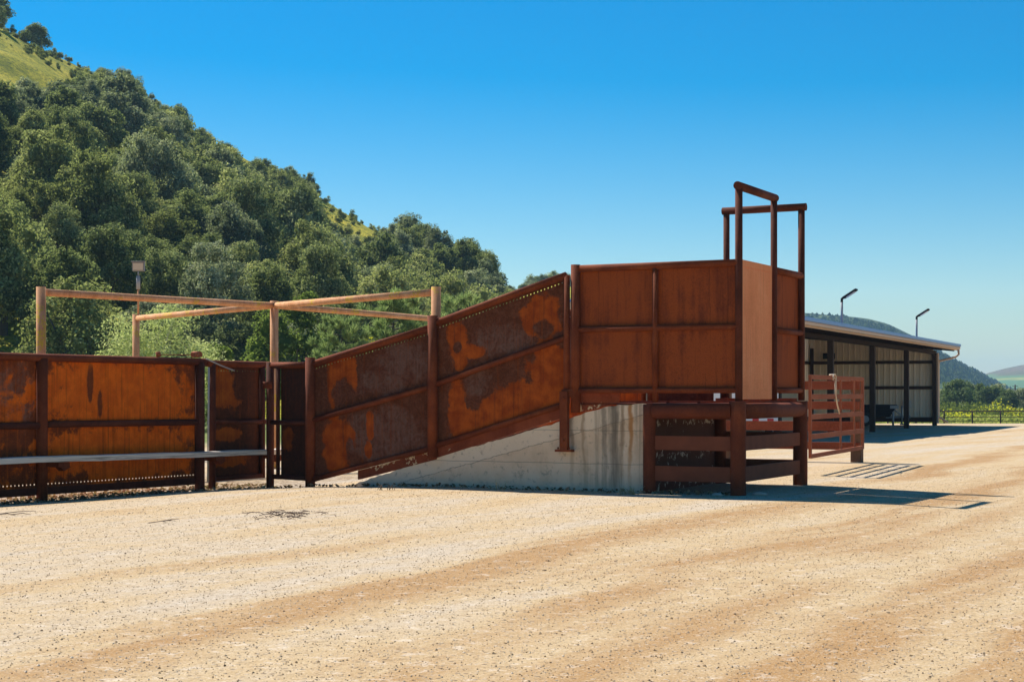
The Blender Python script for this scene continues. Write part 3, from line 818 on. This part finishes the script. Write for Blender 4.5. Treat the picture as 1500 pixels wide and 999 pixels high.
# dark cart parked in the shed
dc = thing('dump_cart', 'black dump trailer with silver hitch parked inside the open shed', 'trailer', (16.75, 75.6, 0), R(-8))
m = MB(); m.prism([(-1.1, .42), (.62, .42), (.95, .98), (-1.1, .98)], -.7, .7); m.build('body', m_blk, dc, bevel=.02)
for y in (-.78, .78):
    w = MB(); w.tube([(-.5, y - .09, .32), (-.5, y + .09, .32)], .32, 20); wo = w.build('wheel', m_rub, dc)
    w = MB(); w.tube([(-.5, y - .10, .32), (-.5, y + .10, .32)], .17, 12); w.build('rim', m_gal, wo)
m = MB(); m.box(.62, 1.0, -.74, -.71, .80, .95); m.bar((.5, 0, .40), (1.6, 0, .42), .10, .10); m.tube([(1.2, -.1, .12), (1.2, -.1, .92)], .04, 10); m.bar((.62, -.4, .9), (1.25, -.05, .45), .06, .06)
m.tube([(.75, -.72, .05), (.75, -.72, .66)], .05, 10); m.box(1.12, 1.28, -.18, -.02, .05, .12); m.build('hitch', plain('dull galvanised hitch', (.34, .33, .32), .6, .2), dc)

# ------------------------------------------------------------------ field fence, pole
ff = thing('field_fence', 'low dark pipe rail fence in front of the yellow flowering field', 'fence', (0, 0, 0))
zf = lambda x: float(ground_z(x, 150.))
xsF = [(1383 + 41.3 * k - HX) / F * 150 for k in range(-5, 16)]
for x in xsF:
    m = MB(); m.tube([(x, 150, zf(x) - .3), (x, 150, zf(x) + 1.34)], .075, 10); m.build('post', m_brn, ff)
for h, r in ((1.32, .05), (.78, .03), (.42, .028)):
    pipe('rail', (xsF[0], 150, zf(40) + h), (xsF[-1], 150, zf(40) + h), r, m_brn, ff, 8)

x, y = (1487 - HX) / F * 420, 420
up = thing('utility_pole', 'distant wooden utility pole standing among trees right of the shed', 'pole', (x, y, -1.6))
m = MB(); m.tube([(0, 0, -1), (0, 0, 5.3)], [.2, .16], 10); m.build('shaft', m_brn, up)
m = MB(); m.bar((-.7, 0, 4.9), (.7, 0, 4.9), .12, .12); m.build('crossarm', m_brn, up)

# ------------------------------------------------------------------ vegetation
m_oak = [leafmat('live oak leaves', (.030, .046, .022), (.150, .170, .065), (.48, .48, .22)),
         leafmat('grey green oak leaves', (.038, .052, .034), (.19, .20, .115), (.54, .53, .33)),
         leafmat('olive oak leaves', (.036, .048, .020), (.20, .21, .075), (.56, .54, .23))]
m_far = leafmat('far tree leaves', (.06, .09, .03), (.12, .16, .06), (.21, .25, .10))
m_bright = leafmat('bright green leaves', (.06, .09, .02), (.17, .215, .05), (.34, .38, .10), .42)
m_willow = leafmat('pale willow leaves', (.24, .28, .085), (.44, .46, .18), (.64, .62, .31), .45)
m_pine = leafmat('pine needles', (.09, .14, .045), (.21, .27, .10), (.38, .43, .19), .4)
m_shrub = leafmat('shrub leaves', (.05, .08, .018), (.12, .15, .035), (.22, .23, .06))
m_bark = plain('grey bark', (.10, .082, .065), .9, 0, .35, 6, bump=.6)


def leaf_quads(P, Nn, size, rng, aspect=1.0):
    n = len(P)
    Nn = Nn / (np.linalg.norm(Nn, axis=1, keepdims=True) + 1e-9)
    r = rng.normal(size=(n, 3)); t = np.cross(Nn, r); t /= (np.linalg.norm(t, axis=1, keepdims=True) + 1e-9); b = np.cross(Nn, t)
    s = (size * rng.uniform(.6, 1.35, n))[:, None]
    V = np.stack([P - t * s * .5, P + b * s * .32 * aspect + t * s * .06, P + t * s * .55, P - b * s * .36 * aspect], 1).reshape(-1, 3)
    return V, np.arange(n * 4).reshape(n, 4)


ICO = None


def ico():
    global ICO
    if ICO is None:
        import bmesh
        bm = bmesh.new(); bmesh.ops.create_icosphere(bm, subdivisions=2, radius=1)
        bm.verts.index_update()
        ICO = (np.array([v.co[:] for v in bm.verts]), [[v.index for v in f.verts] for f in bm.faces]); bm.free()
    return ICO


def crown(name, seed, Rr, Ht, mat, lobes=16, leaves=5000, size=.3, base=.22, core=.62, rl=(.24, .40), wild=.25, aspect=1., aniso=True):
    rng = np.random.default_rng(seed)
    Cn, Rl = [], []
    for i in range(lobes):
        for _ in range(30):
            a = rng.uniform(0, 2 * math.pi); q = math.sqrt(rng.uniform(0, 1)); r = Rr * .80 * q
            l = Rr * rng.uniform(*rl)
            zt = (Ht - l) * (1 - .50 * q ** 2.2); z = zt * rng.uniform(base + .25, 1.0) if q < .75 else zt * rng.uniform(base + .1, .95)
            c = np.array([r * math.cos(a), r * math.sin(a), z])
            if all(np.linalg.norm(c - o) > .55 * (l + k) for o, k in zip(Cn, Rl)): break
        Cn.append(c); Rl.append(l)
    Cn, Rl = np.array(Cn), np.array(Rl)
    if aniso:
        an = rng.uniform(0, 6.28); ca, sa = math.cos(an), math.sin(an); k = rng.uniform(1.05, 1.35)
        u_ = (Cn[:, 0] * ca + Cn[:, 1] * sa) * k; v_ = (-Cn[:, 0] * sa + Cn[:, 1] * ca) / k
        Cn[:, 2] *= 1 + .16 * np.clip(u_ / Rr, -1, 1) * rng.choice([-1, 1])
        Cn[:, 0], Cn[:, 1] = u_ * ca - v_ * sa, u_ * sa + v_ * ca
    w = Rl ** 1.7 / np.sum(Rl ** 1.7); idx = rng.choice(lobes, leaves, p=w)
    d = rng.normal(size=(leaves, 3)); d[:, 2] += .35; d /= np.linalg.norm(d, axis=1, keepdims=True)
    # ragged lobe radius: three random bumps per lobe
    K = rng.normal(size=(lobes, 5, 3)) * 2.6; ph = rng.uniform(0, 6.28, (lobes, 5))
    rag = 1 + .11 * np.sin(np.einsum('nij,nj->ni', K[idx], d) + ph[idx]).sum(1)
    rad = Rl[idx] * rag * (1 - wild * .5 + wild * rng.uniform(0, 1, leaves) ** .7)
    P = Cn[idx] + d * rad[:, None] * np.array([1, 1, .82])
    V, Fq = leaf_quads(P, d * .7 + np.array([-.15, .1, .55]) + rng.normal(size=(leaves, 3)) * .6, size, rng, aspect)
    lobe_t = rng.uniform(.25, .72, lobes)
    T = np.clip(lobe_t[idx] + rng.normal(0, .22, leaves), 0, 1)
    Vs, Fs, Ts = [V], Fq.tolist(), [T]
    off = len(V); iv, if_ = ico()
    if core:
        for c, l in zip(Cn, Rl):
            k = rng.normal(size=(4, 3)) * 2.4
            rg = 1 + .10 * np.sin(iv @ k.T).sum(1)
            Vs.append(c + iv * (l * core * rg)[:, None] * np.array([1, 1, .82])); Fs += [[off + j for j in f] for f in if_]; off += len(iv)
            Ts.append(rng.uniform(.2, .5, len(if_)))
    return raw_mesh(name, np.concatenate(Vs).tolist(), Fs, mat, np.concatenate(Ts)), Cn, Rl


def trunk_mesh(name, seed, Cn, Rl, r0, fork, mat=None, limbs=7):
    rr = random.Random(seed); m = MB()
    f = Vector((rr.uniform(-.2, .2), rr.uniform(-.2, .2), fork))
    m.tube([(0, 0, -.8), (0, 0, 0), f * .5 + Vector((rr.uniform(-.1, .1), 0, 0)), f], [r0 * 1.5, r0 * 1.15, r0 * .9, r0 * .75], 9)
    order = list(range(len(Cn))); rr.shuffle(order)
    for i in order[:limbs]:
        c = Vector(Cn[i]); mid = f.lerp(c, .5) + Vector((rr.uniform(-.3, .3), rr.uniform(-.3, .3), rr.uniform(-.1, .35)))
        m.tube([f - Vector((0, 0, .1)), mid, c], [r0 * .5, r0 * .32, r0 * .12], 6)
    me = bpy.data.meshes.new(name); me.from_pydata(m.v, [], m.f); me.polygons.foreach_set('use_smooth', m.sm)
    me.materials.append(mat or m_bark); me.update()
    return me


def tree(name, label, cat, loc, crown_me, trunk_me, rz=0, sc=1., group=None):
    t = thing(name, label, cat, loc, rz, group); t.scale = (sc,) * 3 if not hasattr(sc, '__len__') else sc
    link('crown', crown_me, t); link('trunk', trunk_me, t)
    return t


KIND = [('live_oak', 'dark green rounded live oak packed among others on the steep hillside', 'dark green oaks on the hillside'),
        ('live_oak', 'grey green live oak packed among darker oaks on the steep hillside', 'grey green oaks on the hillside'),
        ('live_oak', 'olive green live oak packed among darker oaks on the steep hillside', 'olive green oaks on the hillside')]
near_v, far_v = [], []
for k in range(9):
    me, Cn, Rl = crown('oak_crown_near', 100 + k, 3.0 + .25 * (k % 3), 6.2 + .5 * (k % 4), m_oak[k % 3], 34, 17000, .165, rl=(.15, .33), wild=.60, core=.54)
    near_v.append((me, trunk_mesh('oak_trunk_near', k, Cn, Rl, .22, 1.7), 6.2 + .5 * (k % 4), k % 3))
for k in range(9):
    me, Cn, Rl = crown('oak_crown_far', 200 + k, 3.3 + .25 * (k % 3), 6.0 + .5 * (k % 4), m_oak[k % 3], 28, 8500, .27, rl=(.16, .34), wild=.60, core=.54)
    far_v.append((me, trunk_mesh('oak_trunk_far', 50 + k, Cn, Rl, .22, 1.7), 6.0 + .5 * (k % 4), k % 3))

# where tree tops may reach on the hill (photograph's own pixels): keeps the grassy crests open
TOP_PX = [-1400, -260, 0, 60, 90, 120, 160, 195, 215, 232, 260, 300, 340, 380, 400, 440, 466, 472, 500, 540, 558, 600, 640, 660, 690, 720, 740, 757, 768]
TOP_PY = [-120, -30, 112, 118, 110, 102, 97, 100, 116, 143, 152, 184, 207, 232, 238, 244, 258, 302, 326, 352, 322, 312, 317, 332, 345, 360, 380, 402, 440]
rng = random.Random(11)
placed = []


def project(x, y, z): return HX + F * x / y, HY - F * (z - EYE) / y


def add_oak(x, y, sc, var, label=None, group=None, name=None, stretch=1.):
    z = float(hill_h(x, y))
    k = KIND[var[3]]
    t = tree(name or k[0], label or k[1], 'tree', (x, y, z - .15), var[0], var[1], rng.uniform(0, 6.28), (sc, sc, sc * stretch), group or (None if label else k[2]))
    return t


cand = 0
count = 0
while cand < 16000 and count < 292:
    cand += 1
    px = rng.uniform(-190, 775); q = rng.random() ** .85
    zb = float(np.interp(px, ZB_PX, ZB_V)); zr = float(np.interp(px, RZ_PX, RZ_V))
    y = zb + 3 + (zr - zb + 2) * q; x = (px - HX) / F * y
    near = y < 165
    var = rng.choice(near_v if near else far_v)
    sc = (rng.uniform(.68, 1.32) if near else rng.uniform(.70, 1.50)) * (.8 if rng.random() < .25 else 1.)
    s0 = (5.1 if near else 5.9) * sc
    if any((x - a) ** 2 + (y - b) ** 2 < (.5 * (s0 + d)) ** 2 for a, b, d, in placed): continue
    z = float(hill_h(x, y)); ok = False
    for _ in range(4):
        half = 2.6 * sc / y * F
        lim = max(np.interp(px + s * half, TOP_PX, TOP_PY) for s in (-1, 0, 1))
        if project(x, y, z + var[2] * sc * .97)[1] >= lim - (5 if rng.random() < .3 else 0): ok = True; break
        sc *= .84
    if not ok or sc < .38: continue
    placed.append((x, y, (5.1 if near else 5.9) * sc)); count += 1
    add_oak(x, y, sc, var, stretch=rng.uniform(.82, 1.25))


def on_hill(px, yd):
    return (px - HX) / F * yd, yd


x, y = on_hill(50, 318); add_oak(x, y, .92, far_v[0], 'lone dark oak standing on the grassy crest at the upper left', name='lone_oak')
x, y = on_hill(-6, 322); add_oak(x, y, .98, far_v[3], 'dark oak cut by the left edge on the grassy crest', name='live_oak')
x, y = on_hill(-2, 290); add_oak(x, y, .62, far_v[6], 'small dark oak below the crest trees at the left edge', name='live_oak')
# far crest trees seen right of the wooded hill
for k, px in enumerate((766, 776, 785, 793, 801, 810, 822, 836)):
    yd = 478 + 4 * (k % 3); x = (px - HX) / F * yd
    zt = EYE + (HY - np.interp(px, [742, 765, 790, 815, 850], [470, 428, 420, 416, 424])) / F * 480 - 1
    tree('live_oak', 'small distant oak on the far crest just above the sloping ramp rail', 'tree', (x, yd, zt), far_v[k % 9][0], far_v[k % 9][1], k, .62 + .12 * (k % 3), 'oaks on the far crest')

# shrubs on the grassy crest
sb_me, Cn, Rl = crown('shrub_crown', 300, .9, 1.7, m_oak[2], 11, 1500, .15, base=.0, core=.45, wild=.7)
sb_tr = trunk_mesh('shrub_stem', 3, Cn, Rl, .06, .25)
sh_n = 0
for _ in range(4000):
    if sh_n >= 110: break
    px = rng.choice([rng.uniform(-10, 165), rng.uniform(-10, 165), rng.uniform(325, 385), rng.uniform(465, 560)]); zr = float(np.interp(px, RZ_PX, RZ_V)); y = zr - rng.uniform(-1, 62); x = (px - HX) / F * y
    z = float(hill_h(x, y)); pp = project(x, y, z)
    if pp[1] > np.interp(px, TOP_PX, TOP_PY) + 24: continue
    tree('shrub', 'small dark shrub dotting the sunny grass of the hill crest', 'shrub', (x, y, z - .1), sb_me, sb_tr, rng.uniform(0, 6), rng.choice((.3, .4, .55, .75, 1.0)) * rng.uniform(.8, 1.3), 'shrubs on the hill crest'); sh_n += 1


def spot(px, yd): return ((px - HX) / F * yd, yd, -.1)


# particular trees behind the fence
me, Cn, Rl = crown('willow_crown', 401, 2.45, 5.9, m_willow, 30, 24000, .13, base=.05, core=0, rl=(.20, .34), wild=.9, aspect=.5)
m_twig = plain('pale twig bark', (.45, .38, .29), .9, 0, .3, 8)
tree('willow_tree', 'pale green airy willow behind the orange fence beneath the flood light', 'tree', spot(232, 70), me, trunk_mesh('willow_stem', 8, Cn, Rl, .07, .5, m_twig, 30), 0, (1.18, 1.1, 1.02))
me, Cn, Rl = crown('bush_crown', 402, 1.65, 4.6, m_bright, 16, 8000, .13, base=.05, rl=(.26, .42), core=.7)
tree('leafy_bush', 'dense mid green bush behind the steel gate right of the willow', 'bush', spot(322, 74), me, trunk_mesh('bush_stem', 9, Cn, Rl, .06, .4))
me, Cn, Rl = crown('leafy_crown', 403, 2.6, 8.2, m_bright, 20, 9000, .17, base=.2, rl=(.24, .38), core=.74)
tree('broadleaf_tree', 'bright green broadleaf tree behind the crossing of the overhead pipes', 'tree', spot(425, 93), me, trunk_mesh('leafy_trunk', 10, Cn, Rl, .16, 1.6))
me, Cn, Rl = crown('low_crown', 404, 1.3, 2.9, m_bright, 10, 4000, .13, base=.05, core=.7)
low_tr = trunk_mesh('low_stem', 11, Cn, Rl, .05, .4)
tree('leafy_bush', 'low bright green bush just left of the willow behind the fence', 'bush', spot(163, 66), me, low_tr)
tree('leafy_bush', 'low bright green bush between the tall left pipe post and the dark oaks', 'bush', spot(105, 84), me, low_tr, 1.2, 1.15)


def pine_tree(seed, Ht, Rr, tufts):
    rg = np.random.default_rng(seed); m = MB(); P, D = [], []
    m.tube([(0, 0, -.5), (0, 0, Ht * .5), (.05, 0, Ht * .95)], [.11, .07, .02], 8)
    for i in range(46):
        h = Ht * (.12 + .84 * (i / 46)); a = i * 2.4 + rg.uniform(-.4, .4); ln = Rr * (1.05 - .80 * (h / Ht) ** 1.3) * rg.uniform(.75, 1.1)
        e = np.array([math.cos(a) * ln, math.sin(a) * ln, h + ln * .30]); s0 = np.array([0, 0, h])
        mid = s0 * .5 + e * .5 - np.array([0, 0, ln * .06])
        m.tube([s0, mid, e], [.028, .02, .008], 5)
        for t in np.linspace(.35, 1, tufts):
            base = s0 * (1 - t) + e * t - np.array([0, 0, .06 * ln * 4 * t * (1 - t)]) + rg.normal(0, .07, 3)
            for _ in range(44):
                d = np.array([math.cos(a) * .45, math.sin(a) * .45, 1.0]) + rg.normal(0, .55, 3); P.append(base + rg.normal(0, .03, 3)); D.append(d / np.linalg.norm(d))
    P, D = np.array(P), np.array(D); n = len(P)
    sd = np.cross(D, rg.normal(size=(n, 3))); sd /= np.linalg.norm(sd, axis=1, keepdims=True)
    L = rg.uniform(.18, .38, n)[:, None]; w = .016
    V = np.stack([P - sd * w, P + sd * w, P + D * L + sd * w * .4, P + D * L - sd * w * .4], 1).reshape(-1, 3)
    T = np.clip(rg.normal(.5, .2, n), 0, 1)
    cm = raw_mesh('pine_crown', V.tolist(), np.arange(n * 4).reshape(n, 4).tolist(), m_pine, T)
    tm = bpy.data.meshes.new('pine_trunk'); tm.from_pydata(m.v, [], m.f); tm.materials.append(m_bark); tm.update()
    return cm, tm


pc, pt = pine_tree(5, 5.3, 2.2, 6)
tree('pine_tree', 'bushy light green young pine just left of the tall pen post', 'tree', spot(575, 60), pc, pt)
tree('pine_tree', 'young pine with spiky needles low behind the foot of the ramp rail', 'tree', spot(500, 57), pc, pt, 2.0, .80)
tree('pine_tree', 'young pine top showing right of the pen post above the ramp rail', 'tree', spot(672, 64), pc, pt, 4.0, 1.02)
# yellow flowers between pine and pen frame
m_yel = leafmat('yellow blossom', (.38, .33, .03), (.62, .52, .03), (.75, .66, .06), .4, .1)
me, Cn, Rl = crown('blossom_crown', 410, .75, 4.35, m_yel, 9, 700, .10, base=.6, core=0, wild=.8)
tree('flowering_shrub', 'thin shrub with bright yellow blossom above the young pines', 'shrub', spot(534, 64), me, trunk_mesh('shrub_stem', 12, Cn, Rl, .05, 1.2))

# trees beyond the field
fv = []
for k in range(4):
    me, Cn, Rl = crown('field_crown', 500 + k, 2.9, 5.6, m_far if k % 2 else m_oak[1], 16, 4200, .30, rl=(.24, .42))
    fv.append((me, trunk_mesh('field_trunk', 60 + k, Cn, Rl, .2, 1.2)))
FT_ = [(1386, 300, .85, 'pale green tree just right of the shed corner beyond the field fence'),
       (1402, 290, 1.18, 'tall dark tree with pointed crown right of the shed behind the field'),
       (1424, 305, 1.0, 'round dark tree in the middle of the row beyond the field'),
       (1444, 300, 1.08, 'broad dark tree with overhanging top beyond the field fence'),
       (1462, 310, 1.02, 'grey green tree leaning right beyond the field fence'),
       (1476, 285, .78, 'low rounded dark green tree left of the utility pole'),
       (1500, 290, .85, 'dark tree cut by the right edge beyond the utility pole'),
       (1526, 300, 1.0, 'dark tree beyond the field outside the right edge')]
for k, (px, yd, sc, lab) in enumerate(FT_):
    tree('field_tree', lab, 'tree', ((px - HX) / F * yd, yd, -1.75), fv[k % 4][0], fv[k % 4][1], k * 1.3, sc, 'trees beyond the field')


# mustard and grass of the field, gravel of the yard: stuff
def scatter(name, n, xr, yr, mat, size, hmax, seed, zfun, clumps=None, tint=(.5, .2)):
    rg = np.random.default_rng(seed)
    if clumps:
        ci = rg.integers(0, len(clumps), n); cc = np.array(clumps)[ci]
        y = cc[:, 1] + rg.normal(0, 1, n) * cc[:, 2] * 1.2; x = cc[:, 0] + rg.normal(0, 1, n) * cc[:, 2]
        z = zfun(x, y) + cc[:, 3] * rg.uniform(.15, 1, n) * np.exp(-((x - cc[:, 0]) / cc[:, 2]) ** 2 * .3)
    else:
        y = rg.uniform(*yr, n); x = rg.uniform(*xr, n); z = zfun(x, y) + rg.uniform(0, hmax, n)
    V, Fq = leaf_quads(np.stack([x, y, z], 1), rg.normal(size=(n, 3)), size, rg)
    me = raw_mesh(name, V.tolist(), Fq.tolist(), mat, np.clip(rg.normal(*tint, n), 0, 1))
    o = link(name, me); o['kind'] = 'stuff'
    return o


m_grass = leafmat('field grass', (.14, .17, .03), (.32, .34, .07), (.55, .50, .16), .4, 0)
scatter('field_grass', 26000, (36, 80), (151, 215), m_grass, .30, .55, 21, ground_z)
rg = np.random.default_rng(22)
cl = [((px - HX) / F * yd, yd, w, h) for px, yd, w, h in [(1400, 185, 1.0, 1.2), (1408, 190, .8, 1.1), (1455, 210, 1.7, 2.2), (1461, 212, 1.2, 2.5), (1476, 205, 1.1, 2.0), (1479, 200, .7, 1.6), (1440, 215, 1.6, 1.7), (1492, 200, 1.2, 1.5), (1430, 200, 1., 1.3), (1500, 195, 1.4, 1.4), (1393, 200, .9, 1.3)]]
scatter('mustard_flowers', 900, None, None, m_yel, .26, 1, 23, ground_z, cl)
scatter('field_weeds', 14000, None, None, m_shrub, .30, 1, 24, ground_z, [(a + rg.uniform(-4, 4), b + rg.uniform(4, 30), w * 1.5, h * .8) for a, b, w, h in cl * 3])

# chaparral of the distant hill: countless bushes, one object
rg = np.random.default_rng(41); hv = np.empty(len(hill_a.data.vertices) * 3); hill_a.data.vertices.foreach_get('co', hv); hv = hv.reshape(60, 120, 3)
n = 10000; r_ = rg.uniform(4, 19.2, n); c_ = rg.uniform(70, 118, n); i_, j_ = r_.astype(int), c_.astype(int); fr, fc = (r_ - i_)[:, None], (c_ - j_)[:, None]
P = (hv[i_, j_] * (1 - fr) + hv[i_ + 1, j_] * fr) * (1 - fc) + (hv[i_, j_ + 1] * (1 - fr) + hv[i_ + 1, j_ + 1] * fr) * fc
keep = np.sin(P[:, 0] * .018 + 1) * np.sin(P[:, 1] * .0135) + rg.normal(0, .55, n) > -.25 + 1.5 * np.clip((r_ - 9) / 10, 0, 1) * np.clip((106 - c_) / 16, .25, 1); P = P[keep]; n = len(P)
o8 = np.array([(1, 0, 0), (0, 1, 0), (-1, 0, 0), (0, -1, 0), (0, 0, .9), (0, 0, -.5)], float)
f8 = [(0, 1, 4), (1, 2, 4), (2, 3, 4), (3, 0, 4), (1, 0, 5), (2, 1, 5), (3, 2, 5), (0, 3, 5)]
V = o8[None] * rg.uniform(.6, 1.3, (n, 6, 1)) * rg.uniform(1.3, 4., (n, 1, 1)) + P[:, None, :]
Fc = (np.array(f8)[None] + (np.arange(n) * 6)[:, None, None]).reshape(-1, 3)
o = link('chaparral', raw_mesh('chaparral', V.reshape(-1, 3).tolist(), Fc.tolist(), leafmat('chaparral leaves', (.012, .026, .012), (.045, .07, .025), (.12, .14, .05), .1, 0), np.clip(rg.normal(.4, .22, n * 8), 0, 1)))
o['kind'] = 'stuff'

# gravel stones lying on the yard
rg = np.random.default_rng(31); n = 80000
y = 7.5 + 26 * rg.uniform(0, 1, n) ** 1.05; x = rg.uniform(-1, 1, n) * (y * .36 + 1.5) + .2
sz = np.clip(rg.lognormal(-5.4, .33, n), .0025, .011)
oct_ = np.array([(1, 0, 0), (0, 1, 0), (-1, 0, 0), (0, -1, 0), (0, 0, .75), (0, 0, -.6)], float)
of = [(0, 1, 4), (1, 2, 4), (2, 3, 4), (3, 0, 4), (1, 0, 5), (2, 1, 5), (3, 2, 5), (0, 3, 5)]
V = oct_[None] * rg.uniform(.65, 1.3, (n, 6, 1)) * sz[:, None, None]
V = V + np.stack([x, y, ground_z(x, y) + sz * .25], 1)[:, None, :]
Fc = (np.array(of)[None] + (np.arange(n) * 6)[:, None, None]).reshape(-1, 3)
g = G('loose stone'); t = g.attr('tint')
m_stone = g.fin(g.ramp(t, [(0., (.10, .065, .038)), (.4, (.30, .20, .11)), (.7, (.52, .39, .25)), (1., (.76, .63, .46))]), .9)
me = raw_mesh('gravel', V.reshape(-1, 3).tolist(), Fc.tolist(), m_stone, np.repeat(np.clip(rg.normal(.60, .26, n), 0, 1), 8))
o = link('gravel', me); o['kind'] = 'stuff'
# dry litter along the foot of fence and ramp
n = 3500; a = rg.uniform(-7, 5.3, n); b = rg.normal(.05, .42, n)
lx = FENCE0.x + FDIR.x * a + FNRM.x * b; ly = FENCE0.y + FDIR.y * a + FNRM.y * b
t2 = rg.uniform(.1, 7.6, 380); s2 = -np.abs(rg.normal(0, .14, 380))
lx = np.concatenate([lx, O.x + U.x * t2 + Vv.x * s2]); ly = np.concatenate([ly, O.y + U.y * t2 + Vv.y * s2]); n = len(lx)
V, Fq = leaf_quads(np.stack([lx, ly, ground_z(lx, ly) + rg.uniform(.005, .045, n)], 1), rg.normal(size=(n, 3)) * .6 + np.array([0, 0, 1]), .07, rg)
m_lit = leafmat('dry leaf litter', (.09, .05, .025), (.22, .13, .07), (.46, .32, .19), .2, 0)
o = link('leaf_litter', raw_mesh('leaf_litter', V.tolist(), Fq.tolist(), m_lit, np.clip(rg.normal(.5, .25, n), 0, 1))); o['kind'] = 'stuff'


def ground_spot(px, py):
    y = EYE * F / (py - HY); return (px - HX) / F * y, y


def twigs(name, label, px, py, n, spread, ln, seed, r=.008, flat=True):
    rr = random.Random(seed); x0, y0 = ground_spot(px, py); m = MB()
    for k in range(n):
        a = rr.uniform(0, math.pi) if n > 3 else rr.uniform(-.3, .3); x = rr.gauss(0, spread); y = rr.gauss(0, spread * 1.3); l = ln * rr.uniform(.4, 1.2) / 2
        h = rr.uniform(.005, .04); d = Vector((math.cos(a) * l, math.sin(a) * l, rr.uniform(-.01, .02)))
        c = Vector((x, y, h)); m.tube([c - d, c + Vector((rr.uniform(-.02, .02), rr.uniform(-.03, .03), rr.uniform(0, .02))), c + d], [r, r * .8, r * .4], 5)
    o = m.build(name, plain('dark twig', (.13, .085, .06), .9, 0, .3)); o.location = (x0, y0, float(ground_z(x0, y0)))
    return tag(o, label, 'twigs')


twigs('twig_heap', 'flat heap of dark dry twigs on the dirt before the steel gate', 421, 756, 70, .22, .17, 1, .0045)
twigs('twig', 'single dark twig on the dirt nearer the viewer than the twig heap', 246, 768, 3, .12, .4, 2, .005)
twigs('twig', 'dark twig lying by the fence foot at the left edge', 18, 755, 3, .1, .5, 4, .006)


def weed(label, px, py, n, h, seed, col, dy=0):
    rr = random.Random(seed); x0, y0 = ground_spot(px, py); m = MB()
    for k in range(n):
        a = rr.uniform(0, 6.28); x, y = rr.gauss(0, .07), rr.gauss(0, .04); l = h * rr.uniform(.5, 1.2); e = rr.uniform(.1, .9)
        m.tube([(x, y, 0), (x + math.cos(a) * l * e * .4, y + math.sin(a) * l * e * .4, l * .6), (x + math.cos(a) * l * e, y + math.sin(a) * l * e, l)], [.005, .004, .001], 4)
    o = m.build('dry_weed', col); o.location = (x0, y0 + dy, float(ground_z(x0, y0 + dy)) - .01)
    return tag(o, label, 'weed')


m_dry = plain('dry straw', (.42, .33, .16), .9, 0, .3); m_drk = plain('dark dry stalk', (.12, .09, .06), .9, 0, .3)
weed('dry straw weed at the foot of the dock post beside the concrete end', 922, 724, 26, .13, 1, m_dry)
weed('thin pale dry weed against the middle of the concrete ramp wall', 730, 719, 4, .22, 2, m_dry)
weed('wispy dry weed at the low toe of the concrete ramp', 565, 718, 10, .13, 3, m_drk)
for px, py, sc, lab in ((1052, 726, .06, 'small pale stone in the shade left of the middle dock post'), (1112, 725, .075, 'flat pale stone in the shade right of the middle dock post')):
    x0, y0 = ground_spot(px, py); iv, if_ = ico(); rg2 = np.random.default_rng(px)
    Vs = iv * (1 + .15 * np.sin(iv @ (rg2.normal(size=(3, 3)) * 2).T).sum(1))[:, None] * np.array([1.5, 1, .5]) * sc
    o = link('stone', raw_mesh('stone', Vs.tolist(), if_, plain('pale stone', (.42, .36, .29), .9, 0, .2), smooth=True)); o.location = (x0, y0, float(ground_z(x0, y0)) + .015); tag(o, lab, 'stone')

# ------------------------------------------------------------------ air
hz = MB(); hz.box(-4700, 4700, -60, 6300, -7, 128)
g = G('thin blue air'); g.nt.nodes.remove(g.b)
vol = g.nt.nodes.new('ShaderNodeVolumePrincipled')
vol.inputs['Color'].default_value = (.42, .70, 1.0, 1); vol.inputs['Density'].default_value = .00015; vol.inputs['Anisotropy'].default_value = 0.
g.nt.links.new(vol.outputs[0], g.out.inputs['Volume'])
o = hz.build('haze', g.m); o['kind'] = 'stuff'

# ------------------------------------------------------------------ light, sky, camera
SUN_EL, SUN_AZ = R(50.3), R(41.5)      # azimuth from +Y towards -X
sd = Vector((-math.sin(SUN_AZ) * math.cos(SUN_EL), math.cos(SUN_AZ) * math.cos(SUN_EL), math.sin(SUN_EL)))
sl = bpy.data.lights.new('sun', 'SUN'); sl.energy = 4.9; sl.angle = R(.53); sl.color = (1, .945, .87)
so = bpy.data.objects.new('sun', sl); C.objects.link(so); so.rotation_euler = sd.to_track_quat('Z', 'Y').to_euler(); so.location = (-20, 20, 60)
w = bpy.data.worlds.new('World'); bpy.context.scene.world = w; w.use_nodes = True
nt = w.node_tree; bg = nt.nodes['Background']
sky = nt.nodes.new('ShaderNodeTexSky'); sky.sky_type = 'NISHITA'; sky.sun_disc = False
sky.sun_elevation = SUN_EL; sky.sun_rotation = -SUN_AZ
sky.air_density = 1.0; sky.dust_density = .3; sky.ozone_density = 3.0; sky.altitude = 100
hs = nt.nodes.new('ShaderNodeHueSaturation'); hs.inputs['Saturation'].default_value = 1.76; hs.inputs['Hue'].default_value = .497
nt.links.new(sky.outputs[0], hs.inputs['Color']); nt.links.new(hs.outputs[0], bg.inputs['Color'])
bg.inputs['Strength'].default_value = .076

cam = bpy.data.cameras.new('camera'); cam.sensor_width = 36; cam.lens = 36 * F / 1500; cam.shift_y = (HY - 499.5) / 1500
cam.clip_start = .1; cam.clip_end = 20000
co = bpy.data.objects.new('camera', cam); C.objects.link(co); co.location = (0, 0, EYE); co.rotation_euler = (R(90), 0, 0)
S = bpy.context.scene; S.camera = co
S.render.engine = 'CYCLES'
S.view_settings.view_transform = 'Standard'; S.view_settings.look = 'None'; S.view_settings.exposure = .60; S.view_settings.gamma = 1
S.cycles.use_denoising = True
S.cycles.max_bounces = 8; S.cycles.diffuse_bounces = 4; S.cycles.transmission_bounces = 4; S.cycles.volume_bounces = 1
